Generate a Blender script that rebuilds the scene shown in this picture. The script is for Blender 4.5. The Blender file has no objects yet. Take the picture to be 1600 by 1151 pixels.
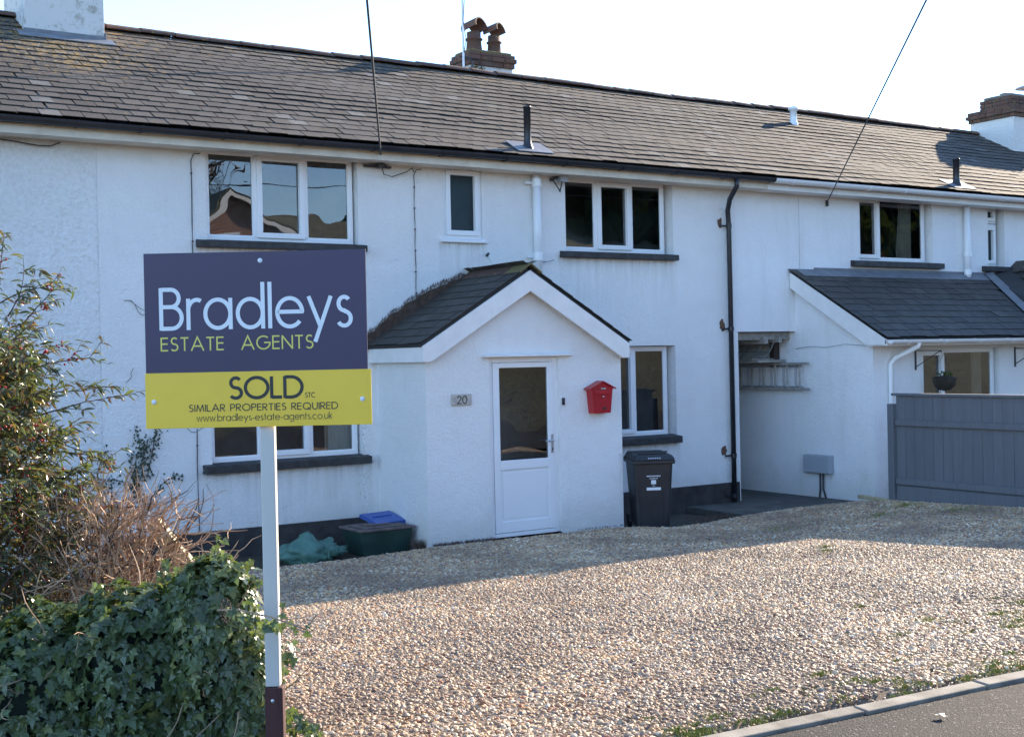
import bpy, bmesh, math, random
import numpy as np
from mathutils import Vector, Matrix, noise
R = math.radians
rng = random.Random(7)
S = bpy.context.scene
COL = S.collection

# ------------------------------------------------------------------ camera
CAM = Vector((-8.2485, -13.5749, 2.0617))
YAW, PITCH, ROLL, FPX = R(32.75), R(-0.44), R(1.20), 1985.4
fwd = Vector((math.sin(YAW)*math.cos(PITCH), math.cos(YAW)*math.cos(PITCH), math.sin(PITCH)))
rt0 = Vector((math.cos(YAW), -math.sin(YAW), 0)); up0 = rt0.cross(fwd)
rt = rt0*math.cos(ROLL) - up0*math.sin(ROLL); up = up0*math.cos(ROLL) + rt0*math.sin(ROLL)
cd = bpy.data.cameras.new('camera'); cam = bpy.data.objects.new('camera', cd); COL.objects.link(cam)
cd.sensor_width = 36; cd.lens = FPX/1600*36; cd.clip_start = .05; cd.clip_end = 2000
cam.matrix_world = Matrix(((rt.x, up.x, -fwd.x, CAM.x), (rt.y, up.y, -fwd.y, CAM.y), (rt.z, up.z, -fwd.z, CAM.z), (0, 0, 0, 1)))
S.camera = cam
S.render.resolution_x = 1024; S.render.resolution_y = 736

# ------------------------------------------------------------------ sky, sun, exposure
SUN = Vector((2.15, .75, 1.0)).normalized()
el = math.asin(SUN.z); az = math.atan2(SUN.x, SUN.y)
w = bpy.data.worlds.new('World'); S.world = w; w.use_nodes = True
wn = w.node_tree.nodes; wl = w.node_tree.links
bg = wn['Background']; bg.inputs['Strength'].default_value = .15
sky = wn.new('ShaderNodeTexSky'); sky.sky_type = 'NISHITA'; sky.sun_disc = False
sky.sun_elevation = el; sky.sun_rotation = az; sky.air_density = 1.0; sky.dust_density = 0.0; sky.ozone_density = 2.7; sky.altitude = 1500
wl.new(sky.outputs[0], bg.inputs['Color'])
sl = bpy.data.lights.new('sun', 'SUN'); sl.energy = 4.1; sl.angle = R(.5); sl.color = (1, .83, .62)
so = bpy.data.objects.new('sun', sl); COL.objects.link(so)
so.rotation_euler = SUN.to_track_quat('Z', 'Y').to_euler(); so.location = (30, 10, 20)
S.view_settings.view_transform = 'Standard'; S.view_settings.look = 'None'
S.view_settings.gamma = 1; S.view_settings.exposure = 1.78
S.view_settings.use_curve_mapping = False

# ------------------------------------------------------------------ helpers
class MB:
    def __init__(s): s.v = []; s.f = []; s.m = []
    def add(s, vs, fs, m=0):
        b = len(s.v); s.v += [tuple(v) for v in vs]
        s.f += [tuple(i+b for i in f) for f in fs]; s.m += [m]*len(fs)
    def box(s, x0, x1, y0, y1, z0, z1, m=0, M=None):
        vs = [Vector(p) for p in ((x0,y0,z0),(x1,y0,z0),(x1,y1,z0),(x0,y1,z0),(x0,y0,z1),(x1,y0,z1),(x1,y1,z1),(x0,y1,z1))]
        if M is not None: vs = [M @ v for v in vs]
        s.add(vs, [(0,3,2,1),(4,5,6,7),(0,1,5,4),(1,2,6,5),(2,3,7,6),(3,0,4,7)], m); return s
    def quad(s, a, b, c, d, m=0): s.add([a,b,c,d], [(0,1,2,3)], m); return s
    def prism(s, pts, ext, m=0):          # polygon extruded along a vector
        n = len(pts); e = Vector(ext); P = [Vector(p) for p in pts]
        s.add(P+[p+e for p in P], [tuple(range(n))[::-1], tuple(range(n, 2*n))]+[(i,(i+1)%n,n+(i+1)%n,n+i) for i in range(n)], m); return s
    def tube(s, pts, r, n=8, m=0, cap=True):
        P = [Vector(p) for p in pts]; rr = r if isinstance(r, (list, tuple)) else [r]*len(P)
        vs = []; fs = []; ref = None
        for i, p in enumerate(P):
            d = (P[min(i+1, len(P)-1)]-P[max(i-1, 0)])
            if d.length < 1e-9: d = Vector((0,0,1))
            d.normalize()
            if ref is None: ref = Vector((0,0,1)) if abs(d.z) < .9 else Vector((1,0,0))
            a = d.cross(ref)
            if a.length < 1e-4: a = d.cross(Vector((.3,1,.2)))
            a.normalize(); b = d.cross(a); ref = a.cross(d) if False else ref
            for k in range(n):
                t = 2*math.pi*k/n; vs.append(p+(a*math.cos(t)+b*math.sin(t))*rr[i])
        for i in range(len(P)-1):
            for k in range(n):
                fs.append((i*n+k, i*n+(k+1)%n, (i+1)*n+(k+1)%n, (i+1)*n+k))
        if cap: fs.append(tuple(range(n))[::-1]); fs.append(tuple(range((len(P)-1)*n, len(P)*n)))
        s.add(vs, fs, m); return s
    def lathe(s, c, prof, n=20, m=0):      # profile (r, z)
        vs = []; fs = []
        for r_, z in prof:
            for k in range(n):
                t = 2*math.pi*k/n; vs.append((c[0]+r_*math.cos(t), c[1]+r_*math.sin(t), c[2]+z))
        for i in range(len(prof)-1):
            for k in range(n): fs.append((i*n+k, i*n+(k+1)%n, (i+1)*n+(k+1)%n, (i+1)*n+k))
        s.add(vs, fs, m); return s
    def mesh(s, name, mats, smooth=False):
        me = bpy.data.meshes.new(name); me.from_pydata(s.v, [], s.f)
        for mt in (mats if isinstance(mats, (list, tuple)) else [mats]): me.materials.append(mt)
        if any(s.m): me.polygons.foreach_set('material_index', s.m)
        if smooth: me.polygons.foreach_set('use_smooth', [True]*len(s.f))
        me.update(); return me
WM = {}
def link(name, me, parent=None, M=None, bevel=0, kind=None, label=None):
    o = bpy.data.objects.new(name, me); COL.objects.link(o)
    M = M or Matrix(); WM[o] = M
    o.matrix_basis = M
    if parent is not None:
        o.parent = parent; o.matrix_parent_inverse = WM[parent].inverted()
    if bevel:
        b = o.modifiers.new('bevel', 'BEVEL'); b.width = bevel; b.segments = 2; b.limit_method = 'ANGLE'
    if kind: o['kind'] = kind
    if label: o['label'] = label
    return o
def build(mb, name, mats, parent=None, smooth=False, **k): return link(name, mb.mesh(name, mats, smooth), parent, **k)
def tag(o, label, cat, group=None, kind=None):
    o['label'] = label; o['category'] = cat
    if group: o['group'] = group
    if kind: o['kind'] = kind
    return o
def thing(name, loc, label, cat, group=None):
    o = bpy.data.objects.new(name, None); COL.objects.link(o); o.location = loc
    o.empty_display_size = .2
    WM[o] = Matrix.Translation(Vector(loc)); return tag(o, label, cat, group)
def px(p):
    d = Vector(p)-CAM; z = d.dot(fwd)
    if z < .1: return (-9999, -9999, z)
    return (800+FPX*d.dot(rt)/z, 575.5-FPX*d.dot(up)/z, z)
def inframe(p, mrg=30):
    u, v, z = px(p); return z > .1 and -mrg < u < 1600+mrg and -mrg < v < 1151+mrg
def smooth(a, b, x):
    t = max(0, min(1, (x-a)/(b-a))); return t*t*(3-2*t)

# ------------------------------------------------------------------ materials
class NT:
    def __init__(s, name):
        s.mat = bpy.data.materials.new(name); s.mat.use_nodes = True
        s.t = s.mat.node_tree; s.n = s.t.nodes; s.l = s.t.links; s.p = s.n['Principled BSDF']; s.out = s.n['Material Output']
        s._pos = None
    def new(s, ty, **k):
        n = s.n.new(ty)
        for a, b in k.items(): setattr(n, a, b)
        return n
    def pos(s, scale=(1,1,1)):
        g = s.new('ShaderNodeNewGeometry')
        if scale == (1,1,1): return g.outputs['Position']
        v = s.new('ShaderNodeVectorMath', operation='MULTIPLY'); s.l.new(g.outputs['Position'], v.inputs[0]); v.inputs[1].default_value = scale
        return v.outputs[0]
    def noise(s, sc, detail=3, rough=.5, scale=(1,1,1), dist=0, vec=None):
        n = s.new('ShaderNodeTexNoise'); n.inputs['Scale'].default_value = sc; n.inputs['Detail'].default_value = detail
        n.inputs['Roughness'].default_value = rough; n.inputs['Distortion'].default_value = dist
        s.l.new(vec or s.pos(scale), n.inputs['Vector']); return n.outputs[0]
    def ramp(s, fac, stops, interp='LINEAR'):
        r = s.new('ShaderNodeValToRGB'); s.l.new(fac, r.inputs[0]); cr = r.color_ramp; cr.interpolation = interp
        while len(cr.elements) < len(stops): cr.elements.new(.5)
        for e, (p, c) in zip(cr.elements, stops):
            e.position = p; e.color = (c[0], c[1], c[2], 1) if isinstance(c, (tuple, list)) else (c, c, c, 1)
        return r.outputs[0]
    def mix(s, fac, a, b, mode='MIX'):
        m = s.new('ShaderNodeMix', data_type='RGBA', blend_type=mode)
        for i, v in ((0, fac), (6, a), (7, b)):
            if isinstance(v, (int, float)): m.inputs[i].default_value = v
            elif isinstance(v, (tuple, list)): m.inputs[i].default_value = (v[0], v[1], v[2], 1)
            else: s.l.new(v, m.inputs[i])
        return m.outputs[2]
    def math(s, op, a, b=0.0, c=None):
        m = s.new('ShaderNodeMath', operation=op)
        for i, v in enumerate((a, b) if c is None else (a, b, c)):
            if isinstance(v, (int, float)): m.inputs[i].default_value = v
            else: s.l.new(v, m.inputs[i])
        return m.outputs[0]
    def bump(s, h, strength=.3, dist=.01, prev=None):
        b = s.new('ShaderNodeBump'); b.inputs['Strength'].default_value = strength; b.inputs['Distance'].default_value = dist
        s.l.new(h, b.inputs['Height'])
        if prev is not None: s.l.new(prev, b.inputs['Normal'])
        return b.outputs[0]
    def rnd(s):
        o = s.new('ShaderNodeObjectInfo'); g = s.new('ShaderNodeNewGeometry')
        return s.math('FRACT', s.math('ADD', o.outputs['Random'], g.outputs['Random Per Island']))
    def done(s, col=None, rough=.8, normal=None, metal=0, spec=.5):
        if col is not None:
            if isinstance(col, (tuple, list)): s.p.inputs['Base Color'].default_value = (col[0], col[1], col[2], 1)
            else: s.l.new(col, s.p.inputs['Base Color'])
        if isinstance(rough, (int, float)): s.p.inputs['Roughness'].default_value = rough
        else: s.l.new(rough, s.p.inputs['Roughness'])
        s.p.inputs['Metallic'].default_value = metal; s.p.inputs['Specular IOR Level'].default_value = spec
        if normal is not None: s.l.new(normal, s.p.inputs['Normal'])
        return s.mat
def simple(name, col, rough=.6, var=.12, vs=6, bump=.15, bs=60, metal=0, spec=.5, dist=.004):
    t = NT(name); n = t.noise(vs, 4, .6)
    c = t.mix(t.ramp(n, [(.3, 0.), (.7, 1.)]), tuple(x*(1-var) for x in col), tuple(min(1, x*(1+var)) for x in col))
    f = t.noise(bs, 3, .6)
    return t.done(c, rough, t.bump(f, bump, dist), metal, spec)
def render_wall(name, base, bs, bstr, grime=.35, streak=.10):
    t = NT(name)
    c = t.mix(t.ramp(t.noise(.8, 4, .6), [(.35, 0.), (.7, 1.)]), tuple(x*.93 for x in base), base)
    st = t.ramp(t.noise(3.0, 5, .65, (1.6, 1.6, .22)), [(.52, 0.), (.78, 1.)])
    c = t.mix(t.math('MULTIPLY', st, streak), c, (.50, .47, .40))
    sp = t.ramp(t.noise(22, 5, .75), [(.66, 0.), (.74, 1.)])
    c = t.mix(t.math('MULTIPLY', sp, .28), c, (.36, .34, .29))
    # splash grime at the foot of the wall and under the eaves
    sx = t.new('ShaderNodeSeparateXYZ'); t.l.new(t.pos(), sx.inputs[0])
    low = t.math('MULTIPLY', t.ramp(t.math('ADD', sx.outputs[2], t.math('MULTIPLY', t.noise(5, 4), .35)), [(.16, 1.), (.62, 0.)]), grime)
    c = t.mix(low, c, (.42, .38, .31))
    hi = t.ramp(t.math('DIVIDE', t.math('SUBTRACT', t.math('ADD', sx.outputs[2], t.math('MULTIPLY', t.noise(4, 5, .7), .5)), 4.2), 1.0), [(.25, 0.), (.62, 1.)])
    c = t.mix(t.math('MULTIPLY', hi, grime*.9), c, (.47, .42, .34))
    if name == 'white_roughcast':      # dark algae speckle beside the porch
        gx = t.math('MULTIPLY', t.math('ADD', sx.outputs[0], 1.62), 4.0); g = t.math('MAXIMUM', t.math('SUBTRACT', 1.0, t.math('ABSOLUTE', gx)), 0.0)
        sm = t.math('MULTIPLY', g, t.ramp(t.math('DIVIDE', sx.outputs[2], 3.0), [(.45, 1.), (.6, 0.)]))
        c = t.mix(t.math('MULTIPLY', t.ramp(t.math('ADD', t.noise(38, 5, .8), t.math('MULTIPLY', sm, .13)), [(.66, 0.), (.74, .7)]), t.ramp(sm, [(0, 0.), (.15, 1.)])), c, (.16, .15, .13))
    if name == 'white_roughcast':
        dr = t.noise(6, 5, .7, (2.2, 2.2, .16))
        for x0, x1, zs in ((-3.65, -1.50, 3.40), (1.22, 3.25, 3.40), (-3.65, -1.50, .88), (1.22, 3.25, .88), (-.55, .16, 3.52)):
            mx = t.math('SUBTRACT', 1.0, t.math('DIVIDE', t.math('ABSOLUTE', t.math('SUBTRACT', sx.outputs[0], (x0+x1)/2)), (x1-x0)/2)); mx = t.ramp(mx, [(0., 0.), (.04, 1.)])
            dz = t.math('SUBTRACT', zs, sx.outputs[2]); mz = t.ramp(dz, [(0., 0.), (.01, 1.), (.12, .45), (.75, 0.)])
            c = t.mix(t.math('MULTIPLY', t.math('MULTIPLY', mx, mz), t.ramp(dr, [(.42, .10), (.66, .62)])), c, (.36, .33, .27))
    n1 = t.noise(bs*.7, 5, .68); n2 = t.noise(bs*.12, 3, .5)
    c = t.mix(t.ramp(n1, [(.40, .16 if 'coarse' in name else .07), (.54, 0.)]), c, (.45, .43, .40))
    b = t.bump(n2, bstr*.5, .06); b = t.bump(n1, min(1, bstr*1.2), .03, b)
    return t.done(c, .88, b, spec=.25)

M = {}
M['wall'] = render_wall('white_roughcast', (.90, .895, .88), 55, .55)
M['wall_left'] = render_wall('coarse_white_roughcast', (.90, .90, .885), 30, .95)
M['wall_right'] = render_wall('white_painted_render', (.90, .90, .90), 42, .45, .3, .2)
M['upvc'] = simple('white_upvc', (.82, .83, .84), .28, .02, 3, .02, 40)
M['board'] = simple('white_painted_board', (.80, .79, .77), .45, .06, 5, .08, 50)
M['cream'] = simple('aged_cream_fascia', (.70, .65, .55), .6, .14, 4, .15, 40)
M['black'] = simple('black_gutter_plastic', (.022, .024, .03), .38, .3, 6, .05, 60)
M['sill'] = simple('black_painted_sill', (.035, .034, .035), .62, .5, 9, .5, 70)
M['plinth'] = simple('dark_bitumen_plinth', (.045, .040, .038), .8, .45, 5, .7, 45, dist=.01)
M['lead'] = simple('grey_lead', (.17, .18, .20), .55, .2, 7, .3, 18, dist=.008)
M['grey_plastic'] = simple('grey_blue_plastic', (.36, .39, .43), .45, .05, 5, .03)
M['steel'] = simple('galvanised_metal', (.52, .53, .55), .4, .15, 14, .1, metal=.8)
M['rust'] = simple('rust_brown_metal', (.14, .075, .045), .8, .4, 20, .4)
M['cable'] = simple('dark_cable', (.05, .05, .055), .6, .2)
M['red'] = simple('red_enamel', (.40, .014, .022), .35, .12, 8, .05)
M['binblack'] = simple('black_bin_plastic', (.026, .027, .030), .42, .3, 5, .12, 70)
M['boxgreen'] = simple('dark_green_plastic', (.018, .050, .042), .5, .25, 6, .1)
M['boxlid'] = simple('dirty_box_lid', (.13, .10, .095), .7, .35, 9, .3)
M['blue'] = simple('blue_plastic', (.05, .12, .40), .45, .12, 6, .05)
M['navy'] = simple('navy_sign_print', (.052, .032, .080), .4, .06, 3, .02)
M['yellow'] = simple('yellow_sign_print', (.95, .61, .05), .4, .05, 3, .02)
M['white'] = simple('white_print', (.80, .82, .85), .4, .02)
M['limeprint'] = simple('lime_print', (.78, .68, .14), .4, .02)
M['darkprint'] = simple('dark_print', (.035, .033, .028), .5, .05)
M['ladder'] = simple('weathered_ladder_wood', (.30, .28, .25), .7, .3, 14, .3)
M['alu'] = simple('dull_aluminium', (.45, .46, .48), .45, .1, 14, .1, metal=.6)
M['curtain'] = simple('beige_curtain', (.52, .47, .38), .9, .12, 4, .3, 20)
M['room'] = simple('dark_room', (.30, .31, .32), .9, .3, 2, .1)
M['roomitem'] = simple('dark_furniture', (.05, .03, .025), .7, .3, 5, .1)
M['obscure'] = simple('teal_room_blind', (.07, .14, .15), .8, .2, 3, .1)
M['deck'] = simple('roof_underlay', (.04, .04, .04), .9)
def m_wood(name, col, sc=(1,1,14)):
    t = NT(name); n = t.noise(3, 6, .7, sc, .4)
    c = t.mix(t.ramp(n, [(.35, 0.), (.65, 1.)]), tuple(x*.6 for x in col), col)
    return t.done(c, .75, t.bump(n, .4, .006))
M['fence'] = (lambda t: t.done(t.mix(t.math('MULTIPLY', t.rnd(), .35), t.mix(t.ramp(t.noise(2.2, 6, .7, (1, 6, .5)), [(.3, 0.), (.7, 1.)]), (.115, .125, .142), (.155, .165, .18)), (.10, .108, .122)), .7, t.bump(t.noise(5, 6, .7, (1, 9, .6)), .35, .006)))(NT('grey_blue_painted_timber'))

M['pale_timber'] = m_wood('pale_sawn_timber', (.50, .42, .26), (9, 9, 2))
M['post_white'] = (lambda t: t.done(t.mix(t.ramp(t.noise(16, 6, .75, (1, 1, .35)), [(.66, 0.), (.70, 1.)]), t.mix(t.noise(3, 5, .6, (1,1,.2)), (.52, .49, .43), (.68, .66, .61)), (.22, .17, .14)), .6, t.bump(t.noise(40, 5, .6, (1,1,.12)), .4, .003)))(NT('flaking_white_post_paint'))
M['post_brown'] = m_wood('red_brown_stake', (.085, .030, .026), (7, 7, .6))

def m_slate(name, a, b, c3, lichen, roughness=.62):
    t = NT(name); r = t.rnd()
    c = t.ramp(r, [(0, a), (.4, b), (.75, tuple(x*.85 for x in a)), (.955, tuple(x*1.05 for x in b)), (.975, c3), (1, c3)])
    c = t.mix(t.ramp(t.noise(14, 5, .7), [(.35, 0.), (.75, .5)]), c, tuple(x*.55 for x in a))
    c = t.mix(t.math('MULTIPLY', t.ramp(t.noise(1.1, 3, .6), [(.42, 0.), (.66, 1.)]), .45), c, tuple(x*.62 for x in b))
    if lichen:
        sx = t.new('ShaderNodeSeparateXYZ'); t.l.new(t.pos(), sx.inputs[0])
        # lichen thrives in two patches: below the left chimney and along the ridge
        pd = t.new('ShaderNodeVectorMath', operation='DISTANCE'); t.l.new(t.pos((.8,1,1)), pd.inputs[0]); pd.inputs[1].default_value = (-4.6*.8, 1.7, 5.75)
        near = t.ramp(pd.outputs['Value'], [(.25, .19), (.9, 0.)]) if False else t.math('MULTIPLY', t.math('MAXIMUM', t.math('SUBTRACT', 1.0, t.math('DIVIDE', pd.outputs['Value'], 1.5)), 0.0), .17)
        rid = t.math('MULTIPLY', t.math('MAXIMUM', t.math('SUBTRACT', sx.outputs[2], 5.85), 0.0), .17)
        side = t.math('MULTIPLY', t.math('MAXIMUM', t.math('DIVIDE', t.math('SUBTRACT', sx.outputs[0], 4.0), 6.0), 0.0), .08)
        bias = t.math('SUBTRACT', t.math('ADD', near, rid), side)
        n = t.math('ADD', t.noise(11, 5, .75), bias)
        c = t.mix(t.math('MULTIPLY', t.ramp(n, [(.625, 0.), (.70, 1.)]), .8), c, (.33, .20, .06))
        n2 = t.math('ADD', t.noise(17, 5, .75, vec=t.pos((1.1, .9, 1.3))), t.math('MULTIPLY', bias, .8))
        c = t.mix(t.math('MULTIPLY', t.ramp(n2, [(.68, 0.), (.72, 1.)]), .8), c, (.40, .39, .33))
        c = t.mix(t.math('MULTIPLY', t.ramp(t.noise(26, 6, .85), [(.685, 0.), (.71, .75)]), 1.0), c, (.36, .35, .31))
        c = t.mix(t.math('MULTIPLY', t.ramp(t.noise(2.3, 5, .7, (1, 2.2, 2.2)), [(.5, 0.), (.68, .5)]), 1.0), c, (.085, .085, .07))
    return t.done(c, roughness, t.bump(t.noise(45, 5, .7), .6, .006), spec=.22)
M['slate'] = m_slate('weathered_brown_grey_slate', (.092, .079, .069), (.118, .103, .090), (.20, .19, .175), True, .85)
M['slate_dark'] = m_slate('dark_smooth_slate', (.070, .064, .058), (.088, .081, .072), (.12, .112, .10), False, .6)
def m_terra(name, c0=(.20, .085, .055)):
    t = NT(name)
    c = t.mix(t.ramp(t.rnd(), [(0, 0.), (1, 1.)]), c0, tuple(x*.6 for x in c0))
    c = t.mix(t.ramp(t.noise(9, 5, .7), [(.5, 0.), (.66, 1.)]), c, (.11, .09, .07))
    c = t.mix(t.math('MULTIPLY', t.ramp(t.noise(15, 5, .7), [(.62, 0.), (.67, 1.)]), .8), c, (.36, .25, .06))
    return t.done(c, .85, t.bump(t.noise(40, 4), .4, .005))
M['terra'] = m_terra('terracotta', (.155, .075, .052)); M['ridge'] = m_terra('weathered_ridge_tile', (.13, .07, .052))
M['chim_white'] = (lambda t: t.done(t.mix(t.ramp(t.noise(7, 6, .75), [(.52, 0.), (.66, .75)]), (.66, .64, .62), (.22, .20, .12)), .85, t.bump(t.noise(50, 4), .5, .008)))(NT('lichened_white_render'))
M['moss'] = (lambda t: t.done(t.mix(t.noise(20, 4), (.12, .095, .045), (.22, .18, .07)), .95, t.bump(t.noise(60, 4), .8, .01)))(NT('mossy_mortar'))
# glass: clear pane with mirror-like sheen
t = NT('window_glass'); t.n.remove(t.p)
tr = t.new('ShaderNodeBsdfTransparent'); tr.inputs[0].default_value = (.72, .76, .75, 1)
gl = t.new('ShaderNodeBsdfGlossy'); gl.inputs['Roughness'].default_value = .0; gl.inputs['Color'].default_value = (.95, .97, 1, 1)
t.l.new(t.bump(t.noise(1.7, 1, .4), .10, .05), gl.inputs['Normal'])
fr = t.new('ShaderNodeFresnel'); fr.inputs['IOR'].default_value = 1.55
ms = t.new('ShaderNodeMixShader'); t.l.new(t.math('MINIMUM', t.math('MULTIPLY', fr.outputs[0], 2.8), 1.0), ms.inputs[0])
t.l.new(tr.outputs[0], ms.inputs[1]); t.l.new(gl.outputs[0], ms.inputs[2]); t.l.new(ms.outputs[0], t.out.inputs[0]); M['glass'] = t.mat

gob = M['glass'].copy(); gob.name = 'obscured_glass'
for nd in gob.node_tree.nodes:
    if nd.type == 'BSDF_GLOSSY': nd.inputs['Roughness'].default_value = .5; nd.inputs['Color'].default_value = (.35, .42, .45, 1)
    if nd.type == 'BSDF_TRANSPARENT': nd.inputs[0].default_value = (.45, .52, .52, 1)
M['glass_obscured'] = gob
t = NT('gravel_stone'); at = t.new('ShaderNodeAttribute', attribute_type='INSTANCER', attribute_name='rnd')
c = t.ramp(at.outputs['Fac'], [(0, (.61, .43, .24)), (.20, (.53, .33, .165)), (.34, (.29, .14, .07)), (.43, (.40, .305, .21)), (.55, (.71, .57, .37)), (.66, (.19, .145, .125)), (.76, (.63, .36, .15)), (.89, (.86, .75, .57)), (.96, (.44, .15, .06))], 'CONSTANT')
c = t.mix(t.ramp(t.noise(90, 3), [(.4, 0.), (.7, .4)]), c, (.36, .31, .26))
c = t.mix(t.ramp(t.noise(.9, 5, .65), [(.40, 0.), (.64, .72)]), c, (.19, .125, .085))
M['pebble'] = t.done(c, .6, t.bump(t.noise(150, 3), .25, .003), spec=.45)
t = NT('gravel_bed_soil')
M['bed'] = t.done(t.mix(t.noise(60, 4, .7), (.085, .062, .045), (.30, .225, .16)), .95, t.bump(t.noise(70, 4, .7), 1, .02))
t = NT('soil')
c = t.mix(t.noise(14, 6, .75), (.035, .027, .020), (.10, .078, .055))
c = t.mix(t.ramp(t.noise(3, 5, .7), [(.5, 0.), (.62, .7)]), c, (.045, .065, .022))
M['soil'] = t.done(c, .95, t.bump(t.noise(30, 5, .7), 1, .03))
t = NT('asphalt')
vo = t.new('ShaderNodeTexVoronoi'); vo.inputs['Scale'].default_value = 95; t.l.new(t.pos(), vo.inputs['Vector'])
c = t.mix(t.ramp(t.noise(260, 2), [(.45, 0.), (.7, 1.)]), (.020, .019, .021), (.056, .054, .056))
c = t.mix(t.ramp(t.noise(1.2, 4, .7), [(.4, 0.), (.7, .35)]), c, (.07, .066, .062))
sep = t.new('ShaderNodeSeparateColor'); t.l.new(vo.outputs['Color'], sep.inputs[0])
c = t.mix(t.ramp(sep.outputs[0], [(.95, 0.), (.97, .7)]), c, (.24, .22, .20))
M['asphalt'] = t.done(c, .8, t.bump(t.math('ADD', t.noise(170, 3), t.math('MULTIPLY', vo.outputs[0], .6)), 1, .012), spec=.2)
M['concrete'] = simple('weathered_concrete', (.22, .205, .185), .9, .3, 2.5, .5, 60)
M['kerb'] = simple('pale_concrete_kerb', (.22, .20, .165), .9, .38, 7, .6, 80)
M['pad'] = simple('dirty_concrete_pad', (.085, .083, .075), .9, .4, 3, .5, 50)
t = NT('grass_blade'); M['grass'] = t.done(t.ramp(t.rnd(), [(0, (.10, .14, .02)), (.5, (.20, .24, .035)), (1, (.33, .31, .07))]), .6)
def m_leaf(name, stops, rough=.3, trans=.25, spec=.6):
    t = NT(name); c = t.ramp(t.rnd(), stops)
    t.done(c, rough, None, spec=spec)
    tl = t.new('ShaderNodeBsdfTranslucent'); t.l.new(t.mix(.5, c, (.22, .30, .03)), tl.inputs[0])
    mx = t.new('ShaderNodeMixShader'); mx.inputs[0].default_value = trans
    t.l.new(t.p.outputs[0], mx.inputs[1]); t.l.new(tl.outputs[0], mx.inputs[2]); t.l.new(mx.outputs[0], t.out.inputs[0]); return t.mat
M['ivy'] = m_leaf('ivy_leaf', [(0, (.062, .088, .040)), (.5, (.098, .136, .056)), (.85, (.13, .18, .07)), (1, (.25, .26, .08))], .28, .32)
M['coto'] = m_leaf('narrow_leaf', [(0, (.045, .060, .034)), (.4, (.085, .105, .058)), (.74, (.17, .18, .12)), (.88, (.24, .09, .045)), (1, (.30, .13, .06))], .3, .32)
M['creeper'] = m_leaf('creeper_leaf', [(0, (.025, .04, .022)), (1, (.05, .07, .035))], .5, .1)
M['twig'] = simple('dry_twig', (.42, .28, .18), .8, .45, 9, .3, 60)
M['darktwig'] = simple('dark_stem', (.075, .045, .032), .85, .3, 9, .3, 60)
M['deadivy'] = simple('dead_brown_rootlets', (.12, .078, .058), .95, .4, 16, .8, 50)
M['berry'] = simple('red_berry', (.42, .02, .03), .3, .2)
M['sack'] = simple('green_woven_sack', (.085, .19, .15), .6, .25, 8, .5, 90)
M['basket'] = simple('dark_basket_liner', (.035, .028, .02), .9, .4, 12, .8, 50)
t = NT('red_brick'); br = t.new('ShaderNodeTexBrick'); br.inputs['Scale'].default_value = 1; br.inputs['Brick Width'].default_value = .225; br.inputs['Row Height'].default_value = .075; br.inputs['Mortar Size'].default_value = .01
br.inputs['Color1'].default_value = (.26, .09, .05, 1); br.inputs['Color2'].default_value = (.20, .07, .045, 1); br.inputs['Mortar'].default_value = (.30, .26, .22, 1)
sx = t.new('ShaderNodeSeparateXYZ'); t.l.new(t.pos(), sx.inputs[0]); cx = t.new('ShaderNodeCombineXYZ'); t.l.new(sx.outputs[0], cx.inputs[0]); t.l.new(sx.outputs[2], cx.inputs[1]); t.l.new(cx.outputs[0], br.inputs['Vector'])
M['farbrick'] = t.done(br.outputs['Color'], .9)
M['fartile'] = simple('far_roof_tile', (.13, .125, .085), .9, .45, 2.5, .8, 8, dist=.1)
M['hill'] = simple('grassy_bank', (.048, .048, .030), .95, .4, .6, .8, 5, dist=.1)
M['ground'] = simple('ground_soil', (.055, .05, .038), .95, .35, 2, .8, 20, dist=.03)
M['conifer'] = m_leaf('conifer_needles', [(0, (.012, .028, .014)), (1, (.03, .055, .022))], .6, .1, .3)

# ------------------------------------------------------------------ ground, gravel, kerb, road
def gz(x, y):
    tt = max(0, min(1, (-y-2.2)/7.0))
    z = .35*tt**1.15 + .10*smooth(1.8, 4.8, x)*smooth(-.9, -2.6, y)
    if y < -8.3: z = z+(.332-z)*smooth(-8.75, -9.15, y)
    return z + .018*noise.noise(Vector((x*.7, y*.7, 3)))*smooth(-1.3, -2.2, y)*(1-smooth(-8.6, -9.1, y))
KY = lambda x: -9.22 - .065*(x+4.5)
EDGE = [(-8,-1.32),(-3.3,-1.36),(-2.3,-1.33),(-1.5,-1.20),(-1.2,-1.21),(.9,-1.21),(1.3,-1.35),(1.55,-1.72),(2.3,-1.62),(3.1,-1.45),(4.0,-1.45),(4.7,-1.60),(5.5,-1.75)]
def edge(x):
    for (a, ya), (b, yb) in zip(EDGE, EDGE[1:]):
        if a <= x <= b: return ya+(yb-ya)*(x-a)/(b-a)
    return -1.5
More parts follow.
